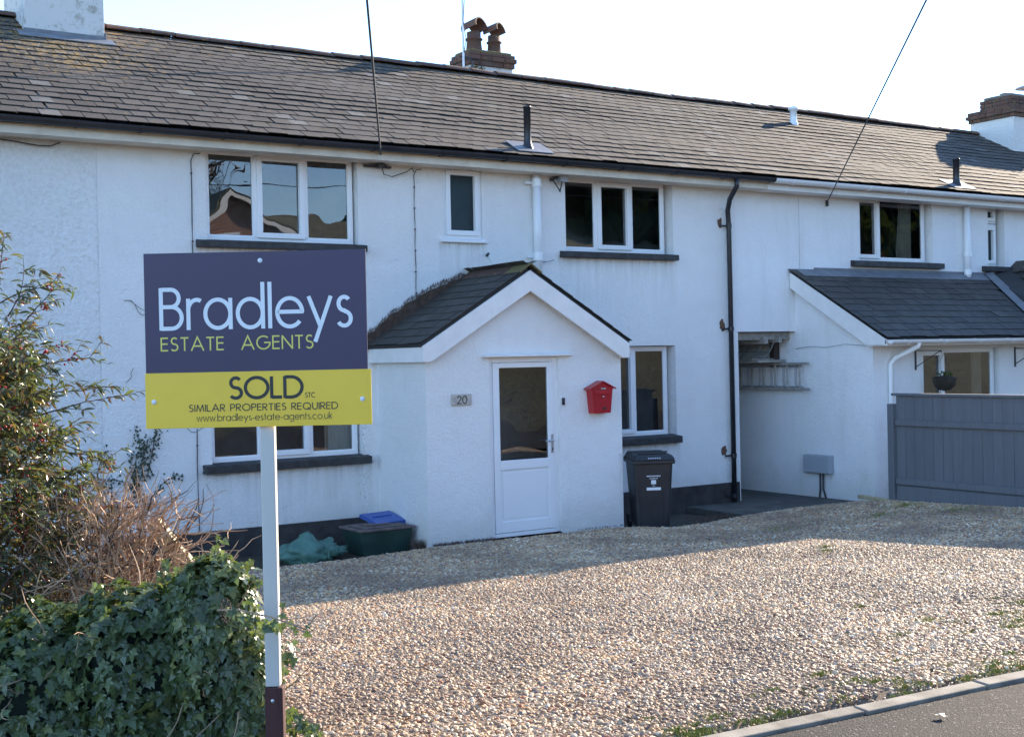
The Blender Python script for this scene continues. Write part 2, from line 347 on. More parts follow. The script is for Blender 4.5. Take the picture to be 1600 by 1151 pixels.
# gravel drive sheet
def gravel_grid(nx=90, ny=70):
    vs = []; fs = []
    for i in range(nx+1):
        for j in range(ny+1):
            v = j/ny
            u = i/nx
            xl = -4.9-2.2*v; x = xl+(4.88-xl)*u
            ye = edge(x)+.03*noise.noise(Vector((x*3, 0, 1))); yk = KY(x)+.022
            y = ye+(yk-ye)*v; z = gz(x, y)
            if j == 0: z -= .10
            if j == ny: z = .25
            vs.append((x, y, z))
    for i in range(nx):
        for j in range(ny):
            a = i*(ny+1)+j; fs.append((a, a+1, a+ny+2, a+ny+1))
    return vs, fs
gv, gf = gravel_grid()
m = MB(); m.add(gv, [f[::-1] for f in gf]); me = m.mesh('gravel', M['bed'], True); me.materials.append(M['pebble'])
if me.polygons[100].normal.z < 0:
    me.flip_normals()
gravel = link('gravel', me, kind='stuff'); tag(gravel, 'loose tan and grey pebble gravel covering the front drive', 'gravel')
ng = bpy.data.node_groups.new('gravel_scatter', 'GeometryNodeTree')
ng.interface.new_socket(name='Geometry', in_out='INPUT', socket_type='NodeSocketGeometry')
ng.interface.new_socket(name='Geometry', in_out='OUTPUT', socket_type='NodeSocketGeometry')
N = ng.nodes; L = ng.links
gi = N.new('NodeGroupInput'); go = N.new('NodeGroupOutput')
dp = N.new('GeometryNodeDistributePointsOnFaces'); dp.inputs['Density'].default_value = 2700; dp.inputs['Seed'].default_value = 3
L.new(gi.outputs[0], dp.inputs['Mesh'])
dn = N.new('ShaderNodeTexNoise'); dn.inputs['Scale'].default_value = .8; dn.inputs['Detail'].default_value = 4; dps = N.new('GeometryNodeInputPosition'); L.new(dps.outputs[0], dn.inputs['Vector'])
dmr = N.new('ShaderNodeMapRange'); dmr.inputs['From Min'].default_value = .35; dmr.inputs['From Max'].default_value = .6; dmr.inputs['To Min'].default_value = 4100; dmr.inputs['To Max'].default_value = 2100
L.new(dn.outputs[0], dmr.inputs[0]); L.new(dmr.outputs[0], dp.inputs['Density'])
gti = None; jn = N.new('GeometryNodeJoinGeometry')
for k, (sx_, sy_, sz_) in enumerate([(1,.75,.55),(1,.9,.7),(1,.6,.5),(1,.8,.42),(1,.7,.75)]):
    ic = N.new('GeometryNodeMeshIcoSphere'); ic.inputs['Radius'].default_value = 1; ic.inputs['Subdivisions'].default_value = 2
    ps = N.new('GeometryNodeInputPosition'); no = N.new('ShaderNodeTexNoise'); no.inputs['Scale'].default_value = .9; no.noise_dimensions = '4D'; no.inputs['W'].default_value = k*3.7
    no.inputs['Detail'].default_value = 1
    L.new(ps.outputs[0], no.inputs['Vector'])
    sb = N.new('ShaderNodeVectorMath'); sb.operation = 'SUBTRACT'; L.new(no.outputs['Color'], sb.inputs[0]); sb.inputs[1].default_value = (.5,.5,.5)
    sc = N.new('ShaderNodeVectorMath'); sc.operation = 'MULTIPLY_ADD'; L.new(sb.outputs[0], sc.inputs[0]); sc.inputs[1].default_value = (1.1,1.1,1.1); L.new(ps.outputs[0], sc.inputs[2])
    s2 = N.new('ShaderNodeVectorMath'); s2.operation = 'MULTIPLY'; L.new(sc.outputs[0], s2.inputs[0]); s2.inputs[1].default_value = (sx_, sy_, sz_)
    sp = N.new('GeometryNodeSetPosition'); L.new(ic.outputs[0], sp.inputs['Geometry']); L.new(s2.outputs[0], sp.inputs['Position'])
    g2 = N.new('GeometryNodeGeometryToInstance'); L.new(sp.outputs[0], g2.inputs[0]); L.new(g2.outputs[0], jn.inputs[0])
def rv(dt, lo, hi, seed):
    n = N.new('FunctionNodeRandomValue'); n.data_type = dt
    ins = [i for i in n.inputs if i.enabled]
    ins[0].default_value = lo; ins[1].default_value = hi; n.inputs['Seed'].default_value = seed
    return [o for o in n.outputs if o.enabled][0]
io = N.new('GeometryNodeInstanceOnPoints'); io.inputs['Pick Instance'].default_value = True
L.new(dp.outputs['Points'], io.inputs['Points']); L.new(jn.outputs[0], io.inputs['Instance'])
L.new(rv('INT', 0, 4, 5), io.inputs['Instance Index'])
L.new(rv('FLOAT_VECTOR', (-.5,-.5,0), (.5,.5,6.28), 6), io.inputs['Rotation'])
pw = N.new('ShaderNodeMath'); pw.operation = 'POWER'; L.new(rv('FLOAT', 0, 1, 8), pw.inputs[0]); pw.inputs[1].default_value = 2.2
ml = N.new('ShaderNodeMath'); ml.operation = 'MULTIPLY_ADD'; L.new(pw.outputs[0], ml.inputs[0]); ml.inputs[1].default_value = .0135; ml.inputs[2].default_value = .0074
L.new(ml.outputs[0], io.inputs['Scale'])
mt = N.new('GeometryNodeSetMaterial'); mt.inputs['Material'].default_value = M['pebble']; L.new(io.outputs[0], mt.inputs[0])
sa = N.new('GeometryNodeStoreNamedAttribute'); sa.data_type = 'FLOAT'; sa.domain = 'INSTANCE'; sa.inputs['Name'].default_value = 'rnd'
L.new(mt.outputs[0], sa.inputs['Geometry']); L.new(rv('FLOAT', 0, 1, 11), [i for i in sa.inputs if i.name == 'Value' and i.enabled][0])
j2 = N.new('GeometryNodeJoinGeometry'); L.new(gi.outputs[0], j2.inputs[0]); L.new(sa.outputs[0], j2.inputs[0]); L.new(j2.outputs[0], go.inputs[0])
gm = gravel.modifiers.new('scatter', 'NODES'); gm.node_group = ng

# big ground sheet: level by the houses, road level in front, a bank rising across the road
def zg(x, y):
    if y > -1.9: return -.13
    if y > -9.6: return -.13+.40*smooth(-1.9, -7.5, y)
    if y > -17: return .22
    return .22 + .40*max(0, min(7.5, -17-y)) + .08*max(0, min(60, -24.5-y))
ys = [400, 120, 40, 12, 3, 0, -1.0, -1.9, -2.5, -3.2, -4, -5, -6, -7, -8, -9, -9.6, -12, -16.9, -17.1, -18, -19, -21, -23, -24.4, -26, -30, -40, -60, -84, -200, -500]
xs = [-500, -200, -80, -40, -20, -12, -8, -6, -4, -2, 0, 2, 4, 5, 6, 8, 12, 20, 40, 80, 200, 500]
m = MB(); vs = [(x, y, zg(x, y)-(.05 if y < -2.4 and y > -9.7 else 0)) for y in ys for x in xs]; nx = len(xs)
fs = [(j*nx+i, (j+1)*nx+i, (j+1)*nx+i+1, j*nx+i+1) for j in range(len(ys)-1) for i in range(nx-1)]
m.add(vs, fs, 0)
for k, f in enumerate(m.f):
    if max(vs[i][1] for i in f) <= -16.8: m.m[k] = 1
build(m, 'ground', [M['ground'], M['hill']], kind='structure')
# raised soil under gravel margins is hidden; verge soil beside the hedge
m = MB()
sv = []; 
for i in range(31):
    for j in range(21):
        y = -1.2+(j/20)*(-9.1+1.2); xr = -4.88-2.2*(j/20); x = -12+(xr+.1+12)*i/30
        sv.append((x, y, gz(x, y)-.012+.03*noise.noise(Vector((x*2, y*2, 0)))))
m.add(sv, [(i*21+j, i*21+j+1, (i+1)*21+j+1, (i+1)*21+j)[::-1] for i in range(30) for j in range(20)]); build(m, 'garden_soil', M['soil'], kind='structure')
m = MB()
m.add([(-60, KY(-60)-.02+3.7-.02, .33) if False else (-60, -9.25, .33), (-60, -16, .33), (60, -16, .33), (60, -16, .33)], [])
rx = [-60, -20] + [-9+i*.5 for i in range(30)] + [20, 60]
vs = []
for x in rx:
    k = KY(max(-9, min(6, x)))-.07
    vs += [(x, k, .315), (x, k-.5, .325), (x, -13, .35), (x, -16.6, .33)]
m.add(vs, [(i*4+j, i*4+j+1, i*4+j+5, i*4+j+4) for i in range(len(rx)-1) for j in range(3)]); build(m, 'road', M['asphalt'], kind='structure')
kerb = bpy.data.objects.new('kerb', None); COL.objects.link(kerb); kerb['kind'] = 'structure'; WM[kerb] = Matrix()
kl = [(-8.6, -7.7), (-7.69, -6.79), (-6.78, -5.9), (-5.89, -4.72), (-4.71, -3.55), (-3.54, -2.7), (-2.69, -1.8), (-1.79, -.9), (-.89, 0), (.01, .9), (.91, 1.8)]
for a, b in kl:
    m = MB(); h = .345+rng.uniform(-.006, .006); sk = rng.uniform(-.008, .008)
    m.prism([(a, KY(a)+.03+sk, h), (a, KY(a)-.065+sk, h-.006), (b, KY(b)-.065-sk, h-.006), (b, KY(b)+.03-sk, h)][::-1], (0, 0, -.12))
    build(m, 'kerb_stone', M['kerb'], kerb, bevel=.008)
# concrete pad by the passage, dark paving strips by the walls
m = MB(); m.box(3.3, 5.49, -1.15, 2.3, -.13, -.045); build(m, 'concrete_pad', M['pad'], kind='structure', bevel=.01)
m = MB(); m.box(-4.8, -1.45, -1.0, -.03, -.13, -.085); build(m, 'path', M['soil'], kind='structure')

# ------------------------------------------------------------------ walls
def wall_grid(mb, x0, x1, z0, z1, y, holes, rec, mat=0, rmat=0, back=None):
    xs = sorted({x0, x1} | {h[0] for h in holes} | {h[1] for h in holes})
    zs = sorted({z0, z1} | {h[2] for h in holes} | {h[3] for h in holes})
    for a, b in zip(xs, xs[1:]):
        for c, d in zip(zs, zs[1:]):
            if any(h[0] <= (a+b)/2 <= h[1] and h[2] <= (c+d)/2 <= h[3] for h in holes): continue
            mb.quad((a, y, c), (b, y, c), (b, y, d), (a, y, d), mat)
    for h in holes:
        a, b, c, d = h[:4]; e = y+(h[4] if len(h) > 4 else rec)
        mb.quad((a, y, c), (a, e, c), (a, e, d), (a, y, d), rmat); mb.quad((b, e, c), (b, y, c), (b, y, d), (b, e, d), rmat)
        mb.quad((a, y, d), (a, e, d), (b, e, d), (b, y, d), rmat); mb.quad((a, e, c), (a, y, c), (b, y, c), (b, e, c), rmat)
def at(x, z, y, y0=0):    # a point measured on the facade plane, moved back to depth y along the line of sight
    k = (y-y0)/(y0-CAM.y); return x+(x-CAM.x)*k, z+(z-CAM.z)*k
def window(parent, x0, x1, z0, z1, y, lights, sill=None, curtain=None, obscure=False, fmat='upvc', rdepth=2.2, blind=None, label=None):
    """frame in the plane y, one casement per light: (from, to, kind) as fractions"""
    W = x1-x0; fw = .05
    m = MB(); d0, d1 = y-.005, y+.06
    m.box(x0, x1, d0, d1, z0, z0+fw); m.box(x0, x1, d0, d1, z1-fw, z1)
    m.box(x0, x0+fw, d0, d1, z0+fw, z1-fw); m.box(x1-fw, x1, d0, d1, z0+fw, z1-fw)
    for a, b, k in lights[:-1]:
        xm = x0+W*b; m.box(xm-.025, xm+.025, d0, d1, z0+fw, z1-fw)
    fo = build(m, 'window', M[fmat], parent, bevel=.005, label=label)
    for i, (a, b, k) in enumerate(lights):
        xa = x0+W*a+(fw if i == 0 else .025); xb = x0+W*b-(fw if i == len(lights)-1 else .025); za, zb = z0+fw, z1-fw
        if k == 'sash':
            s = .05; m = MB(); q = .012
            m.box(xa-q, xb+q, y-.03, y+.03, za-q, za+s); m.box(xa-q, xb+q, y-.03, y+.03, zb-s, zb+q)
            m.box(xa-q, xa+s, y-.03, y+.03, za+s, zb-s); m.box(xb-s, xb+q, y-.03, y+.03, za+s, zb-s)
            build(m, 'sash', M[fmat], fo, bevel=.006); xa += s; xb -= s; za += s; zb -= s
        else:
            s = .014; m = MB()
            m.box(xa, xb, y+.008, y+.03, za, za+s); m.box(xa, xb, y+.008, y+.03, zb-s, zb); m.box(xa, xa+s, y+.008, y+.03, za+s, zb-s); m.box(xb-s, xb, y+.008, y+.03, za+s, zb-s)
            build(m, 'bead', M[fmat], fo); xa += s; xb -= s; za += s; zb -= s
        m = MB(); m.quad((xa-.01, y+.022, za-.01), (xb+.01, y+.022, za-.01), (xb+.01, y+.022, zb+.01), (xa-.01, y+.022, zb+.01)); build(m, 'pane', M['glass_obscured' if obscure else 'glass'], fo)
    r = MB(); e = y+.065; rd = y+rdepth; ex = .25
    a, b, c, d = x0-ex, x1+ex, z0-.35, z1+.12
    r.quad((a, rd, c), (b, rd, c), (b, rd, d), (a, rd, d)); r.quad((a, e, c), (a, rd, c), (a, rd, d), (a, e, d)); r.quad((b, rd, c), (b, e, c), (b, e, d), (b, rd, d))
    r.quad((a, e, c), (b, e, c), (b, rd, c), (a, rd, c)); r.quad((a, e, d), (a, rd, d), (b, rd, d), (b, e, d))
    for q in ((a, x0, c, d), (x1, b, c, d), (x0, x1, c, z0), (x0, x1, z1, d)): r.quad((q[0], e, q[2]), (q[0], e, q[3]), (q[1], e, q[3]), (q[1], e, q[2]))
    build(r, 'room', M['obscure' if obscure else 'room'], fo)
    if obscure:
        m = MB(); m.box(x0, x1, y+.10, y+.105, z0, z1); build(m, 'blind', M['obscure'], fo)
    for cu in (curtain or []):
        m = MB(); ca, cb = x0+W*cu[0], x0+W*cu[1]; n = 24
        vs = []
        for i in range(n+1):
            xx = ca+(cb-ca)*i/n; yy = y+.14+.03*math.sin(i*1.9)+.012*math.sin(i*3.7)
            sk = cu[2] if len(cu) > 2 else 0
            vs += [(xx+sk*(1-i/n), yy, z1), (xx, yy, z0-.2)]
        m.add(vs, [(2*i, 2*i+1, 2*i+3, 2*i+2) for i in range(n)]); build(m, 'curtain', M['curtain'], fo, smooth=True)
    if sill:
        m = MB(); sx0, sx1, pr, th, mt_ = sill; zt = z0+.004
        m.prism([(sx0, y-.006, zt), (sx0, -pr+sill_y, zt-.025), (sx0, -pr+sill_y, zt-.025-th), (sx0, y-.006, zt-.025-th)], (sx1-sx0, 0, 0))
        build(m, 'sill', M[mt_], fo, bevel=.008)
    return fo
sill_y = 0
def slates(parent, O, U, V, width, rows, gauge, sw, mat, name='slate', mask=None, th=.006, limit=300, jitter=1, label=None, bond=(0, 0), wave=0):
    """slate courses on the plane O + u U + v V; the 300 that show largest are parts, the rest one stuff part"""
    U = Vector(U).normalized(); V = Vector(V).normalized(); Nn = U.cross(V).normalized(); O = Vector(O)
    sl_ = gauge*1.75
    bm_ = MB(); c = .006
    bm_.add([(c,0,0),(sw-.006,0,0),(sw-.004,sl_,0),(0,sl_,0),(c,0,th),(sw-.006,0,th),(sw-.004,sl_,th*.4),(0,sl_,th*.4)], [(0,3,2,1),(4,5,6,7),(0,1,5,4),(1,2,6,5),(2,3,7,6),(3,0,4,7)])
    me = bm_.mesh(name, mat); base = [Vector(v) for v in bm_.v]; faces = bm_.f
    hb = [Vector((min(v.x, sw/2-.004), v.y, v.z)) for v in base]; mh = MB(); mh.add(hb, faces); meh = mh.mesh(name, mat)
    L_ = []
    tilt = math.atan(th*1.5/gauge)
    for r_ in range(rows):
        off = -(sw/2 if r_ % 2 else 0); n = int(width/sw)+2
        for i in range(n):
            u = off+i*sw; v = r_*gauge
            half = False
            if u < -sw*.25 and not bond[0]: half = True; u += sw/2
            elif u > width-sw*.8 and not bond[1]: half = True
            if u > width-sw*(.6 if bond[1] else .3): continue
            if mask and not mask(u+sw/2, v+gauge/2): continue
            u += rng.gauss(0, .004)*jitter; v += rng.gauss(0, .009)*jitter
            if rng.random() < .015*jitter: v -= rng.uniform(.01, .04)
            a = rng.gauss(0, .009)*jitter
            B = Matrix((U, V, Nn)).transposed().to_4x4(); B.translation = O+U*u+V*v+Nn*(.012+rng.uniform(0, .003)+wave*noise.noise(Vector((u*.45+O.x*.45, v*.8, 2))))
            Mx = B @ Matrix.Rotation(a, 4, 'Z') @ Matrix.Rotation(-tilt+rng.gauss(0, .004)*jitter, 4, 'X') @ Matrix.Rotation(rng.gauss(0, .004)*jitter, 4, 'Y')
            ctr = Mx @ Vector((sw/2, gauge/2, 0)); p = px(ctr)
            L_.append(((p[2] if inframe(ctr, 10) else 1000+p[2]), Mx, half))
    L_.sort(key=lambda t: t[0])
    for d, Mx, half in L_[:limit]:
        link(name, meh if half else me, parent, M=Mx)
    rest = L_[limit:]
    if rest:
        m = MB()
        for d, Mx, half in rest: m.add([Mx @ v for v in (hb if half else base)], faces)
        build(m, name+'_courses', mat, parent, kind='stuff')

ZE, YE, ZR, YR = 4.59, -.40, 6.38, 2.9
VS = Vector((0, YR-YE, ZR-ZE)).normalized(); SLEN = Vector((0, YR-YE, ZR-ZE)).length
KR = (ZR-ZE)/(YR-YE)
def roofz(y): return ZE+KR*(y-YE)
def roof_deck(parent, x0, x1, left_end, right_end):
    m = MB(); o = .045
    m.prism([(x0, YE+.04, ZE-o), (x0, YR, ZR-o), (x0, 2*YR-YE, ZE-o), (x0, 2*YR-YE, ZE-o-.05), (x0, YR, ZR-o-.06), (x0, YE+.04, ZE-o-.05)], (x1-x0, 0, 0))
    build(m, 'roof_deck', M['deck'], parent)
def shell(parent, x0, x1, mat, ends):
    m = MB(); yb = 2*YR+.1
    m.quad((x0, yb, -.15), (x0, yb, 4.5), (x1, yb, 4.5), (x1, yb, -.15))
    for e in ends: m.quad((e, 0, -.15), (e, yb, -.15), (e, yb, 4.5), (e, 0, 4.5)); m.add([(e, 0, 4.5), (e, yb, 4.5), (e, YR, ZR-.1)], [(0, 1, 2)])
    build(m, 'rear_wall', mat, parent)
def ridge_tiles(parent, x0, x1):
    m = MB(); n = 7; pts = []
    L_ = .445
    for xx, s in ((0, 1), (L_, .97)):
        for k in range(n+1):
            a = math.pi*(.08+.84*k/n); pts.append((xx, -math.cos(a)*.135*s, math.sin(a)*.105*s-.02))
    k1 = n+1
    fs = [(i, i+1, k1+i+1, k1+i) for i in range(n)]
    b = len(pts); pts2 = [(p[0], p[1]*.88, p[2]*.88-.004) for p in pts]
    allp = pts+pts2; fs += [(b+i, b+k1+i, b+k1+i+1, b+i+1) for i in range(n)]
    fs += [(i, b+i, b+i+1, i+1) for i in range(n)] + [(k1+i, k1+i+1, b+k1+i+1, b+k1+i) for i in range(n)]
    m.add(allp, fs); me = m.mesh('ridge_tile', M['ridge'])
    x = x0
    while x < x1-.1:
        Mx = Matrix.Translation((x, YR, ZR-.012+.012*math.sin(x*.9)+rng.uniform(-.006, .006))) @ Matrix.Rotation(rng.gauss(0, .012), 4, 'Y') @ Matrix.Rotation(rng.gauss(0, .012), 4, 'Z')
        link('ridge_tile', me, parent, M=Mx); x += .452
def gutter(parent, x0, x1, y, z, mat, r=.058, brk=.9, bmat=None, sag=0.0, box=False):
    m = MB(); n = 8; seg = max(2, int((x1-x0)/1.0)); vs = []; k = 2*(n+1)
    for i in range(seg+1):
        xx = x0+(x1-x0)*i/seg; dz = sag*math.sin(xx*.8+1)
        for rr in (r, r-.006):
            for q in range(n+1):
                a = math.pi+math.pi*q/n; vs.append((xx, y+math.cos(a)*rr, z+math.sin(a)*rr*(1.05)+dz))
    fs = []
    for i in range(seg):
        for q in range(n): fs += [(i*k+q, (i+1)*k+q, (i+1)*k+q+1, i*k+q+1), (i*k+n+1+q, i*k+n+2+q, (i+1)*k+n+2+q, (i+1)*k+n+1+q)]
        fs += [(i*k, i*k+n+1, (i+1)*k+n+1, (i+1)*k), (i*k+n, (i+1)*k+n, (i+1)*k+2*n+1, i*k+2*n+1)]
    for i in (0, seg): fs += [tuple(i*k+q for q in range(n+1))]
    m.add(vs, fs); g = build(m, 'gutter', M[mat], parent, smooth=False)
    x = x0+.35
    me = None
    while x < x1:
        b = MB()
        for q in range(n):
            a0 = math.pi+math.pi*q/n; a1 = math.pi+math.pi*(q+1)/n; R1, R2 = r+.008, r+.001
            b.prism([(x, y+math.cos(a0)*R1, z+math.sin(a0)*R1*1.05), (x, y+math.cos(a1)*R1, z+math.sin(a1)*R1*1.05), (x, y+math.cos(a1)*R2, z+math.sin(a1)*R2*1.05), (x, y+math.cos(a0)*R2, z+math.sin(a0)*R2*1.05)], (.03, 0, 0))
        b.box(x+.002, x+.028, y+r, y+r+.03, z-.06, z+.005)
        build(b, 'gutter_bracket', M[bmat or mat], g); x += brk
    return g

# ================================================================== houses
def fascia(parent, x0, x1, mat, y=-.30, z0=4.405, z1=4.53):
    m = MB(); m.box(x0, x1, y, y+.022, z0, z1); build(m, 'fascia', M[mat], parent, bevel=.003)
    m = MB(); m.box(x0, x1, y+.024, -.002, z0+.004, z0+.014); build(m, 'soffit', M[mat], parent)
def chimney_pot(parent, c, h, lean=0, scale=1.0, hood=True):
    m = MB(); s = scale
    m.lathe(c, [(.125*s, 0), (.13*s, .02), (.112*s, .06), (.098*s, h*.62), (.12*s, h*.65), (.12*s, h*.70), (.096*s, h*.72), (.096*s, h), (.07*s, h), (.07*s, h*.6)], 18)
    p = build(m, 'chimney_pot', M['terra'], parent, smooth=True)
    if hood:      # half-round hooded cowl, open to front and back
        m = MB(); n = 10; L0 = .135*s; vs = []
        A = Matrix.Translation(Vector(c)+Vector((0, 0, h+.03))) @ Matrix.Rotation(R(lean), 4, 'Z') @ Matrix.Rotation(R(14), 4, 'X')
        for yy in (-L0*.8, L0*1.05):
            for rr in (.15*s, .13*s):
                for k in range(n+1):
                    a = math.pi*k/n; vs.append(A @ Vector((math.cos(a)*rr, yy, math.sin(a)*rr*.95)))
        k1 = n+1; fs = []
        for k in range(n): fs += [(k, k+1, 2*k1+k+1, 2*k1+k), (k1+k, 3*k1+k, 3*k1+k+1, k1+k+1), (k, k1+k, k1+k+1, k+1), (2*k1+k, 2*k1+k+1, 3*k1+k+1, 3*k1+k)]
        fs += [(0, 2*k1, 3*k1, k1), (n, k1+n, 3*k1+n, 2*k1+n)]
        m.add(vs, fs); build(m, 'cowl', M['terra'], p, smooth=False)
    return p
def brick_rows(parent, x0, x1, y0, y1, zs, mat, flare):
    """ring courses of individual bricks round a stack: zs = [(z0, z1, outset)]"""
    for z0, z1, o in zs:
        a, b, c, d = x0-o, x1+o, y0-o, y1+o; n = max(3, round((b-a)/.22)); k = max(2, round((d-c)/.22)); j = .008
        for i in range(n):
            u0 = a+(b-a)*i/n; u1 = a+(b-a)*(i+1)/n-j
            for yy in (c, d-.10):
                m = MB(); m.box(u0, u1, yy+rng.uniform(-.004, .004), yy+.10, z0, z1-.008); build(m, 'brick', mat, parent, bevel=.005)
        for i in range(k):
            v0 = c+.105+(d-c-.21)*i/k; v1 = c+.105+(d-c-.21)*(i+1)/k-j
            for xx in (a, b-.10):
                m = MB(); m.box(xx+rng.uniform(-.004, .004), xx+.10, v0, v1, z0, z1-.008); build(m, 'brick', mat, parent, bevel=.005)
        m = MB(); m.box(a+.02, b-.02, c+.02, d-.02, z0-.004, z1-.014); build(m, 'mortar', M['concrete'], parent)

# ---- house 20 (middle)
H = thing('terraced_house', (0, 0, 0), 'white rendered middle terrace house with gabled porch, number 20, black gutter and slate roof', 'house', 'houses of the terrace')
XL, XM, XR = -12.5+36*.218, 4.30, -12.5+79*.218
WIN = {}
def fr(x0, x1, z0, z1, y):
    a, c = at(x0, z0, y); b, d = at(x1, z1, y); return a, b, c, d
rec = .085
w1 = fr(-3.50, -1.70, 3.44, 4.45, rec); w2 = fr(-.48, .07, 3.56, 4.44, .03); w3 = fr(1.28, 3.02, 3.45, 4.42, .12)
w4 = fr(-3.50, -1.70, .98, 2.19, rec); w5 = fr(1.28, 3.02, .98, 2.19, .12)
holes = [(w1[0], w1[1]+.03, w1[2]-.01, w1[3]+.01, rec+.06), (w2[0], w2[1], w2[2], w2[3], .08), (w3[0], w3[1]+.06, w3[2]-.01, w3[3]+.01, .18), (w4[0], w4[1]+.03, w4[2]-.01, w4[3]+.01, rec+.06), (w5[0], w5[1]+.06, w5[2]-.01, w5[3]+.01, .18)]
m = MB(); wall_grid(m, XL, XM, -.15, 4.42, 0, holes, .1)
m.quad((XM, 0, -.15), (XM, 3, -.15), (XM, 3, 2.38), (XM, 0, 2.38))
build(m, 'wall', M['wall'], H)
shell(H, XL, XR, M['wall'], [])
three = [(0, .333, 'fixed'), (.333, .667, 'sash'), (.667, 1, 'fixed')]
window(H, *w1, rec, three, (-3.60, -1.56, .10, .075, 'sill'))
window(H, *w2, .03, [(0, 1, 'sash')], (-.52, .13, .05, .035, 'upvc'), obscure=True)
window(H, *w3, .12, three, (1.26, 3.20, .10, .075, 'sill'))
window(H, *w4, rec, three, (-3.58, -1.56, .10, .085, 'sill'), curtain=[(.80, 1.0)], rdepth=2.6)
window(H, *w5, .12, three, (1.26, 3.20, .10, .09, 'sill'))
# plinth: bitumen painted band standing proud
m = MB(); m.box(XL, -1.44, -.028, 0.02, -.15, .235); build(m, 'plinth', M['plinth'], H, bevel=.01)
m = MB(); m.box(1.31, XM+.012, -.028, .02, -.15, .235); build(m, 'plinth', M['plinth'], H, bevel=.01)
roof_deck(H, XL, XR, 0, 0)
NROW = 19; G = SLEN/NROW*.985
slates(H, (XL, YE-.03, ZE-.012), (1, 0, 0), VS, XR-XL, NROW, G, .218, M['slate'], bond=(1, 1), wave=.022)
ridge_tiles(H, XL, XR)
fascia(H, XL, XR-.02, 'cream')
gutter(H, XL-.0, XR, -.395, 4.555, 'black', sag=.006)
# black downpipe with swan neck near the passage
m = MB(); m.tube([(4.02, -.395, 4.50), (4.02, -.39, 4.40), (4.06, -.20, 4.24), (4.13, -.075, 4.10), (4.15, -.07, 3.9), (4.16, -.07, -.10)], .036, 12)
dpipe = build(m, 'downpipe', M['black'], H, smooth=True)
for z in (3.88, 2.42, .62, .05):
    m = MB(); m.tube([(4.15+(3.9-z)*.003, -.07, z-.03), (4.15+(3.9-z)*.003, -.07, z+.03)], .043, 12); m.box(4.02, 4.14, -.05, -.036, z-.012, z+.012); build(m, 'pipe_collar', M['black'], dpipe)
m = MB()
for z, r_, dx in ((3.93, .055, -.11), (2.47, .06, -.10), (.69, .06, -.11), (.17, .045, -.09)):
    vs = [(4.15+dx, -.005, z)]; n = 14
    for i in range(n):
        a = 2*math.pi*i/n; q = r_*(1+.3*rng.uniform(-1, 1)); vs.append((4.15+dx+q*math.cos(a)*.8, -.004, z+q*math.sin(a)*1.25))
    m.add(vs, [(0, i+1, (i+1) % n+1) for i in range(n)])
build(m, 'rust_patch', M['rust'], H, label='rust brown marks on the wall beside the downpipe')
# white soil stack and black vent rising through the roof
m = MB(); m.tube([(.86, -.085, 3.0), (.86, -.085, 4.42)], .052, 14); soil = build(m, 'soil_pipe', M['upvc'], H, smooth=True)
for z in (4.30, 3.36):
    m = MB(); m.tube([(.86, -.085, z-.05), (.86, -.085, z+.05)], .062, 14); m.box(.72, .82, -.06, -.03, z-.015, z+.015); build(m, 'pipe_collar', M['upvc'], soil)
def roof_vent(parent, x, y, h, r, mat, lead=True, tilt=0):
    z = roofz(y)
    m = MB(); m.lathe((x, y, z), [(r*1.9, -.06), (r*1.7, .0), (r*1.15, .07), (r, .12), (r, h), (r*1.12, h), (r*1.12, h+.02), (r*.8, h+.02), (r*.8, h*.5)], 16)
    v = build(m, 'vent_pipe', M[mat], parent, smooth=True)
    if lead:
        m = MB(); nn = VS.cross(Vector((1, 0, 0)))*-1
        Z = Vector((0, -math.sin(math.atan(KR)), math.cos(math.atan(KR))))
        B = Matrix((Vector((1, 0, 0)), VS, Z)).transposed().to_4x4(); B.translation = Vector((x, y, z))
        m.box(-.24, .30, -.17, .20, .022, .032, 0, B); build(m, 'lead_flashing', M['lead'], v, bevel=.003)
roof_vent(H, .66, -.20, .52, .046, 'black')
# middle chimney, just behind the ridge
m = MB(); m.box(1.84, 2.61, 3.12, 3.58, 5.9, 6.58); ch = build(m, 'chimney', M['chim_white'], H)
brick_rows(ch, 1.84, 2.61, 3.12, 3.58, [(6.58, 6.66, .035), (6.66, 6.735, .06), (6.735, 6.79, .04)], M['terra'], 0)
m = MB(); m.prism([(1.84, 3.12, 6.78), (2.61, 3.12, 6.78), (2.61, 3.58, 6.78), (1.84, 3.58, 6.78)][::1], (0, 0, .05)); build(m, 'flaunching', M['moss'], ch, bevel=.02)
chimney_pot(ch, (2.06, 3.35, 6.80), .34, -155, 1.15); chimney_pot(ch, (2.43, 3.35, 6.80), .33, -150, 1.02)
m = MB()
for i in range(60):
    cx_, cz_ = 2.02+rng.gauss(0, .09), 6.46+rng.gauss(0, .05); r_ = rng.uniform(.012, .03)
    m.lathe((cx_, 3.115, cz_), [(r_, -r_*.5), (r_*.9, r_*.4), (.001, r_*.8)], 6)
build(m, 'moss', M['moss'], ch)

